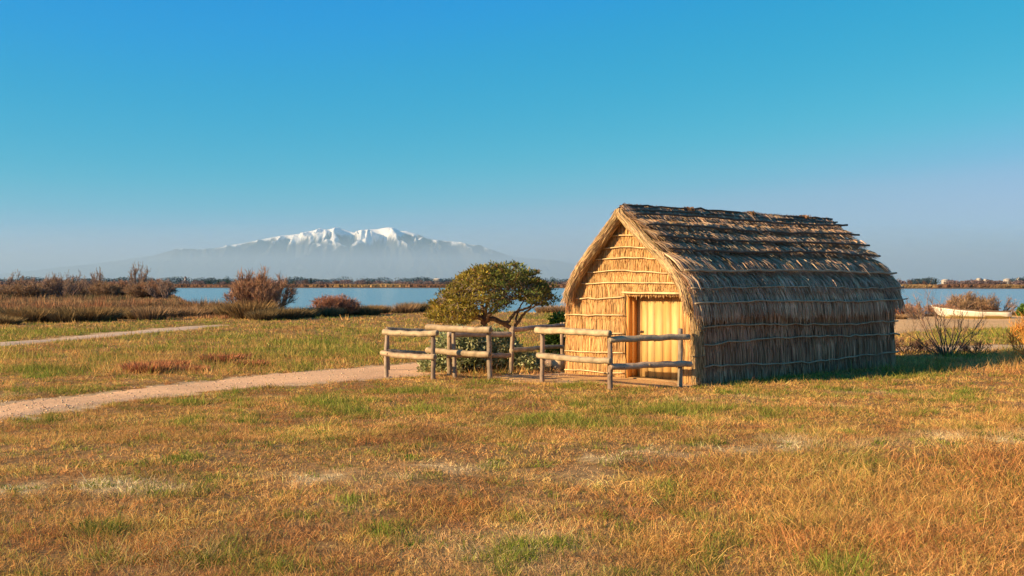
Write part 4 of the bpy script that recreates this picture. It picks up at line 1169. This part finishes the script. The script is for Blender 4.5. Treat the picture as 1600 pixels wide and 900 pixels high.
# rush tussocks: upright dark base and tawny tips
def tussock_mesh(n, r, h, c0, c1):
    m = MB()
    a = rng.uniform(0, 2 * np.pi, n); rr = r * np.sqrt(rng.random(n)) * .62
    A = np.stack([rr * np.cos(a), rr * np.sin(a), np.zeros(n) - .03], -1)
    hh = h * (.45 + .55 * rng.random(n)) * (1 - .35 * (rr / r) ** 2)
    lean = np.abs(rng.normal(.65, .4, n)) * hh
    B = A + np.stack([np.cos(a) * lean, np.sin(a) * lean, hh], -1) + rng.normal(0, .06 * h, (n, 3))
    P = np.stack([A, (A + B) / 2 + np.array((0, 0, .05 * h)), B], 1)
    S = unit(np.cross(B - A, rdir(n)))
    W = .010 * np.array([[1, .9, .2]]) * np.ones((n, 1))
    L = P - S[:, None] * W[..., None]; Rr = P + S[:, None] * W[..., None]
    v = np.stack([L, Rr], 2).reshape(-1, 3)
    base = (np.arange(n) * 6)[:, None, None] + (np.arange(2) * 2)[None, :, None]
    q = (base + np.array([0, 1, 3, 2])[None, None]).reshape(-1, 4)
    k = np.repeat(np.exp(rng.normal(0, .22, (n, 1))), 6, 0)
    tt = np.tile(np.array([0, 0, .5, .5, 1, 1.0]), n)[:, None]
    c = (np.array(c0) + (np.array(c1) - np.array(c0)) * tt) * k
    m.raw(v, quads=q, col=c)
    return m.mesh('blades')
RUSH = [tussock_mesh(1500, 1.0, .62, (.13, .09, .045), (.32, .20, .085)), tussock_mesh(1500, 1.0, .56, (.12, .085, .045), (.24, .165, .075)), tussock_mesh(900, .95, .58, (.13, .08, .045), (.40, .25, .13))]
ORD = 'first second third fourth fifth sixth seventh eighth ninth tenth eleventh twelfth thirteenth fourteenth fifteenth sixteenth seventeenth eighteenth nineteenth twentieth'.split()
def rush(px, d, sc, k, label, group):
    x = (px - 800) / F * d
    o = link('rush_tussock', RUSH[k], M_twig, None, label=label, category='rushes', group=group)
    d = d + rng.uniform(-1.5, 2.5); x = (px - 800) / F * d; sc = sc * rng.uniform(.65, 1.2)
    o.location = (x, d, TZ(x, d)); o.rotation_euler = (0, 0, rng.uniform(0, 6.28)); o.scale = (sc, sc, sc * rng.uniform(.8, 1.3))
front = [(-20, 52, 1.2), (8, 51, 1.1), (28, 54, 1.2), (48, 55, 1.2), (66, 54, 1.1), (84, 56, 1.1), (104, 55, 1.2), (122, 56, 1.3), (140, 56, 1.2), (160, 57, 1.0), (178, 57, 1.2), (196, 58, 1.2), (216, 58, 1.2), (236, 59, 1.0), (256, 60, .9), (276, 61, .9), (296, 62, .9), (316, 63, .9), (336, 64, .9), (352, 64, .8)]
for q_, (px, d, sc) in enumerate(front):
    rush(px, d, sc, 2 if 225 < px < 330 else int(rng.integers(0, 2)), 'dark based rush tussock, %s from left in the row along the far path' % ORD[q_], 'rush tussocks along the left meadow edge')
for q_, (px, d, sc) in enumerate([(358, 60, 1.05), (376, 61, 1.1), (392, 58, 1.3), (410, 57, 1.2), (428, 58, 1.3), (446, 60, 1.0), (462, 61, 1.2), (366, 63, 1.0), (400, 62, 1.2)]):
    rush(px, d, sc, int(rng.integers(0, 2)), 'rush tussock at the foot of the tall tamarisk, %s of its cluster from the left' % ORD[q_], 'rush tussocks around the tall tamarisk')
for q_, (px, d, sc) in enumerate([(482, 63, 1.1), (498, 64, 1.2), (512, 63, 1.1), (528, 66, 1.3), (545, 66, 1.2), (562, 67, 1.2), (578, 68, 1.2), (592, 69, 1.0)]):
    rush(px, d, sc, int(rng.integers(0, 2)), 'rush tussock in the dark hedge right of the tall tamarisk, %s from the left' % ORD[q_], 'rush tussocks of the dark hedge by the lagoon')
place_shrub(TAM[2], 'tamarisk', 'tawny tamarisk rising out of the rush hedge below the right lagoon shore', 'shrub', 524, 66, 1.45, None, None, 1.25)
for q_, (px, d, sc) in enumerate([(608, 72, .9), (620, 73, 1.0), (634, 74, 1.05), (648, 74, 1.1), (662, 75, 1.2), (676, 76, 1.2), (690, 76, 1.1), (706, 77, 1.0)]):
    rush(px, d, sc, 2 if px < 640 else int(rng.integers(0, 3)), 'russet rush tussock by the water left of the windswept tree, %s from the left' % ORD[q_], 'rush tussocks left of the windswept tree')
for q_, (px, d, sc) in enumerate([(850, 78, 1.1), (866, 76, 1.1), (880, 74, 1.0)]):
    rush(px, d, sc, 2, 'rush tussock in the gap between tree crown and hut, %s from the left' % ORD[q_], 'rush tussocks behind the hut left side')
def scrub_field():
    """tawny scrub that nobody could count, behind the rush tussocks"""
    n = 9000
    px = rng.uniform(-120, 700, n); d = 60 + 190 * rng.random(n) ** 1.6
    shore = np.interp(px, SHORE_PX, SHORE_D)
    k = (d < shore - 22) & ((px < 365) | (d > 62 + (px - 365) * .03))
    px, d = px[k], d[k]; x = (px - 800) / F * d; y = d
    f = fbm(x * .12, y * .06, 3); hh = (.35 + .65 * sstep(.35, .7, f)) * np.exp(rng.normal(0, .25, len(x))) * np.interp(d, [60, 110, 200], [.42, .85, 1.0]); hh = np.where(px > 400, hh * .6, hh)
    per = 26; X = np.repeat(x, per); Y = np.repeat(y, per); H = np.repeat(hh, per); n = len(X)
    a = rng.uniform(0, 6.283, n); r = .55 * np.sqrt(rng.random(n)); bx = X + r * np.cos(a); by = Y + r * np.sin(a)
    A = np.stack([bx, by, terrain(bx, by) - .05], -1); ln = rng.normal(.3, .2, n) * H
    B = A + np.stack([np.cos(a) * ln, np.sin(a) * ln, H * rng.uniform(.5, 1.1, n)], -1)
    S = unit(np.cross(B - A, rdir(n)))
    w = np.repeat(.014 + d * .00014, per)
    cc = np.array((.24, .15, .08)) + (np.array((.40, .26, .13)) - np.array((.24, .15, .08))) * sstep(.4, .65, fbm(x * .1 + 9, y * .07, 3))[:, None]
    u = rng.random(len(x))[:, None]; cc = np.where(u < .15, np.array((.17, .14, .06)), cc); cc = np.where(u > .85, np.array((.36, .17, .075)), cc)
    g2 = fbm(x * .16 + 40, y * .10 + 3, 3)[:, None]; cc = np.where(g2 > .58, cc * np.array((.55, .5, .5)), cc); cc = np.where(g2 < .42, cc * np.array((1.15, .95, .95)), cc)
    m = MB(); m.spikes(A, B, S, w, np.repeat(cc, per, 0) * np.exp(rng.normal(0, .2, (n, 1)))); m.build('tawny_scrub', M_twig, kind='stuff')
scrub_field()
for px, d, sc, lab in [(1405, 60, .6, 'small tawny rush tussock on the beach beside the hut back edge'), (1425, 60, .5, 'small tawny rush tussock left of the boat bow'), (1448, 62, .5, 'tiny rush tussock just before the boat bow'),
                       (1500, 69, .8, 'rush tussock behind the boat between two tamarisks'), (1585, 71, .7, 'tawny rush tussock behind the boat stern')]:
    rush(px, d, sc, 2, lab, 'rush tussocks around the boat')
# reddish glasswort mounds in the left meadow
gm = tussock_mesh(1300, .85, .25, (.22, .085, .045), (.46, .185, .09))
for px, py, sc, lab in ((232, 581, 1.0, 'red brown glasswort mound left end of a row by the path'), (266, 575, .85, 'red brown glasswort mound in the middle of a row by the path'), (301, 579, .7, 'low red brown glasswort mound right end of a row'), (350, 566, 1.1, 'red brown glasswort mound with dark shadow near the path bend'), (392, 571, .75, 'red brown glasswort mound nearest the path bend')):
    g = G(px, py)
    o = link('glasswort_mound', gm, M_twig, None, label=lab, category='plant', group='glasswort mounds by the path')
    o.location = (g[0], g[1], TZ(*g)); o.rotation_euler = (0, 0, rng.uniform(0, 6.28)); o.scale = (sc, sc * .8, sc)

# ------------------------------------------------------------------ rowing boat
def build_boat():
    d = 59.5; bow = pt(1457, d + 1.2); stern = pt(1580, d - .4)
    v = stern - bow; Lb = float(np.linalg.norm(v)); ang = math.atan2(v[1], v[0])
    b = thing('rowing_boat', 'white wooden rowing boat lying on the sand by the lagoon', 'boat', (bow[0], bow[1], TZ(*bow) + .02), ang)
    ns, nk = 17, 9
    def station(t):
        beam = .66 * (math.sin(min(1, t * 1.35 + .02) * math.pi / 2) ** .8) * (1 - .22 * max(0, t - .55) / .45)
        sheer = .66 - .62 * t + .42 * t * t if t < .75 else .66 - .62 * .75 + .42 * .5625
        sheer = .36 + .30 * (1 - t) ** 2.2 + .03 * t
        keel = .0 + .12 * max(0, .16 - t) / .16 + .03 * max(0, t - .8) / .2
        rake = .42 * max(0, 1 - t / .16) * 0
        return beam, sheer, keel
    vs = []; cs_ = []
    for i in range(ns):
        t = i / (ns - 1); bm, sh, kl = station(t)
        for j in range(-nk, nk + 1):
            u = j / nk
            y = bm * math.copysign(abs(u) ** .62, u); z = kl + (sh - kl) * abs(u) ** 1.9
            x = t * Lb + (.44 * (1 - (z / .66)) * (1 - t) ** 3)
            if i == 0: y *= .05
            vs.append((x, y, z))
            cs_.append((.80, .75, .66) if z > .19 else (.30, .24, .09))
    m_ = 2 * nk + 1
    q = [(i * m_ + j, i * m_ + j + 1, (i + 1) * m_ + j + 1, (i + 1) * m_ + j) for i in range(ns - 1) for j in range(m_ - 1)]
    me = mesh_np('hull', np.array(vs), [np.array(q)], np.array(cs_), True); h = link('hull', me, M_boat, b)
    so = h.modifiers.new('thickness', 'SOLIDIFY'); so.thickness = .035; so.offset = 1
    m = MB(); i = ns - 1; rowv = [vs[i * m_ + j] for j in range(m_)]
    m.raw([(x + .0, y, z) for x, y, z in rowv] + [(x + .03, y, z) for x, y, z in rowv], quads=[(j, j + 1, m_ + j + 1, m_ + j) for j in range(m_ - 1)], col=(.68, .64, .56))
    m.raw([(x + .03, y, z) for x, y, z in rowv] + [(Lb + .03, 0, station(1)[1])], tris=[(j, j + 1, m_) for j in range(m_ - 1)], col=(.68, .64, .56)); m.build('transom', M_boat, b)
    for s_ in (-1, 1):
        m = MB(); P = [(np.array(vs[i * m_ + (0 if s_ < 0 else m_ - 1)]) + np.array((0, s_ * .02, .01))) for i in range(ns)]
        m.tube(P, .032, 6, col=(.20, .13, .08)); m.build('gunwale', M_boat, b, True)
        m = MB(); P = [(np.array(vs[i * m_ + (1 if s_ < 0 else m_ - 2)]) + np.array((0, s_ * .02, .0))) for i in range(ns)]
        m.tube(P, .02, 5, col=(.26, .18, .11)); m.build('rubbing_strake', M_boat, b, True)
    m = MB(); m.tube([(-.03, 0, .72), (.05, 0, .56), (.22, 0, .3), (.42, 0, .08)], [.035, .035, .032, .03], 6, col=(.60, .54, .45)); m.build('stem', M_boat, b, True)
    for tx in (.28, .52, .78):
        bm, sh, kl = station(tx)
        m = MB(); m.box((tx * Lb - .11, -bm * .9, sh - .10), (tx * Lb + .11, bm * .9, sh - .07), (.42, .32, .2)); m.build('thwart', M_boat, b)
    m = MB(); m.box((.45, -.03, -.04), (Lb - .1, .03, .03), (.30, .24, .14)); m.build('keel', M_boat, b)
build_boat()

# mast far away on the left
mp = U(53, 430, 1750); t = thing('radio_mast', 'thin pale mast on the far horizon at the left', 'mast', (mp[0], 1750, TZ(mp[0], 1750)))
m = MB(); m.tube([(0, 0, 0), (0, 0, 10), (0, 0, mp[2])], [.5, .4, .25], 5, col=(.5, .5, .52)); m.build('mast_pole', M_farwall, t)
m = MB(); m.box((-1, -.6, -.2), (1, .6, .8), (.55, .54, .52)); m.build('base_block', M_farwall, t)

# ------------------------------------------------------------------ grass
def grass(name, n, prow, kind, blade_h, blade_w, seg2, spread, per=14, xr=(-230, 1830), pick=None, lie=.9):
    """blades in small clumps, spread evenly over the picture rows prow"""
    nc = n // per
    py = rng.uniform(prow[0], prow[1], nc); px = rng.uniform(xr[0], xr[1], nc)
    d = F * CAM_H / (py - HY); x = (px - 800) / F * d; y = d
    keep = ~bare_mask(x, y) & ~hut_mask(x, y)
    g, t, pale = fields(x, y)
    pr = pick(g, t, pale, x, y); keep &= rng.random(nc) < pr
    x, y, g, t, pale, d = x[keep], y[keep], g[keep], t[keep], pale[keep], d[keep]
    nc = len(x)
    sc = blade_h(g, t, pale) * np.exp(rng.normal(0, .38, nc)) * (.55 + .9 * fbm(x * 1.9 + 3, y * 1.9, 3))
    X = np.repeat(x, per); Y = np.repeat(y, per); SC = np.repeat(sc, per); D = np.repeat(d, per); n = len(X)
    a = rng.uniform(0, 2 * np.pi, n); rr = np.abs(rng.normal(0, 1, n)) * spread * (SC + .03)
    bx_ = X + rr * np.cos(a); by = Y + rr * np.sin(a)
    bz = terrain(bx_, by) - .004
    tilt = np.abs(rng.normal(lie, .35, n)); az = a + rng.normal(0, .9, n)
    clump_az = np.repeat(rng.uniform(0, 2 * np.pi, nc), per)
    az = np.where(rng.random(n) < .45, clump_az + rng.normal(0, .4, n), az)
    ln = SC * rng.uniform(.55, 1.35, n)
    dirv = np.stack([np.sin(tilt) * np.cos(az), np.sin(tilt) * np.sin(az), np.cos(tilt)], -1)
    dirv[:, 2] = np.maximum(dirv[:, 2], .10)
    A = np.stack([bx_, by, bz], -1); B = A + dirv * ln[:, None]
    S = unit(np.cross(dirv, rdir(n)))
    w = blade_w(D) * rng.uniform(.6, 1.4, n)
    ccl = kind(g, t, pale, nc, x, y)
    c = np.repeat(ccl, per, 0) * np.exp(rng.normal(0, .26, (n, 1)))
    m = MB()
    if seg2:
        mid = A + dirv * (ln * .55)[:, None] + np.array((0, 0, 1.0)) * (ln * .10)[:, None]
        v = np.stack([A - S * w[:, None], A + S * w[:, None], mid - S * w[:, None] * .8, mid + S * w[:, None] * .8, B], 1).reshape(-1, 3)
        i = np.arange(n) * 5
        m.raw(v, quads=np.stack([i, i + 1, i + 3, i + 2], -1), tris=np.stack([i + 2, i + 3, i + 4], -1), col=np.repeat(np.clip(c, .005, .9), 5, 0))
    else:
        m.spikes(A, B, S, w, np.clip(c, .005, .9))
    return m.build(name, M_grass, kind='stuff')
DRY = np.array((.69, .375, .135)); GOLD = np.array((.76, .445, .14)); BROWN = np.array((.44, .215, .08)); PALE = np.array((.82, .62, .36)); RUST = np.array((.58, .255, .085)); GRN = np.array((.16, .225, .025)); OLV = np.array((.34, .29, .065))
def dry_kind(g, t, pale, n, x, y):
    f = fbm(x * .8 + 50, y * .8, 3)[:, None]
    c = DRY + (BROWN - DRY) * sstep(.45, .62, f)
    f2 = fbm(x * 1.7 + 9, y * 1.7 + 4, 3)[:, None]
    c = c + (GOLD - c) * sstep(.5, .68, f2) * .9
    u = rng.random((n, 1))
    c = np.where(u < .18, OLV, c); c = np.where(u > .90, RUST, c)
    c = c + (RUST - c) * (t[:, None] * .30) * (rng.random((n, 1)) < .7)
    c = c + (OLV - c) * (g[:, None] * .7)
    c = c * (.50 + .62 * fbm(x * 1.25 + 70, y * 1.1, 4) + .40 * fbm(x * 4.5, y * 4 + 9, 2))[:, None]
    return c + (PALE - c) * np.clip(pale[:, None] * 1.0, 0, 1)
def green_kind(g, t, pale, n, x, y):
    u = rng.random((n, 1))
    c = GRN + (OLV - GRN) * u * .75
    return c * (.8 + .5 * fbm(x * 2, y * 2, 2)[:, None])
def tall_kind(g, t, pale, n, x, y):
    u = rng.random((n, 1)); c = GOLD + (RUST - GOLD) * sstep(.35, .65, fbm(x * 1.2, y * 1.2 + 60, 3)[:, None])
    return np.where(u < .2, OLV, c)
wn = lambda k: (lambda D: np.maximum(.0016, D * k))
hd = lambda g, t, pale: .042 + .038 * g + .03 * t - .022 * pale
dryp = lambda g, t, pale, x, y: np.clip(1 - .55 * g - .10 * pale, .1, 1)
grnp = lambda g, t, pale, x, y: np.clip(g * 1.15 - .12, .0, 1)
tallp = lambda g, t, pale, x, y: np.clip(t * 1.2 - .2, 0, 1)
grass('dry_grass', 240000, (690, 990), dry_kind, hd, wn(.00024), True, .8, pick=dryp)
grass('dry_grass', 380000, (585, 690), dry_kind, hd, wn(.00025), False, .8, pick=dryp)
grass('dry_grass', 240000, (487, 585), dry_kind, lambda g, t, p: .09 + .07 * g + .12 * t, wn(.00026), False, 1.0, per=8, lie=.7, pick=dryp)
grass('green_grass', 330000, (670, 990), green_kind, lambda g, t, p: .035 + .036 * g, wn(.00026), True, .7, lie=.7, pick=grnp)
grass('green_grass', 420000, (585, 670), green_kind, lambda g, t, p: .04 + .04 * g, wn(.00027), False, .7, lie=.7, pick=grnp)
grass('green_grass', 260000, (487, 585), green_kind, lambda g, t, p: .07 + .06 * g, wn(.00030), False, .9, per=8, lie=.6, pick=grnp)
grass('tall_grass', 260000, (600, 990), tall_kind, lambda g, t, p: .04 + .06 * t, wn(.00018), True, .8, per=10, lie=.95, pick=tallp)
#--END--
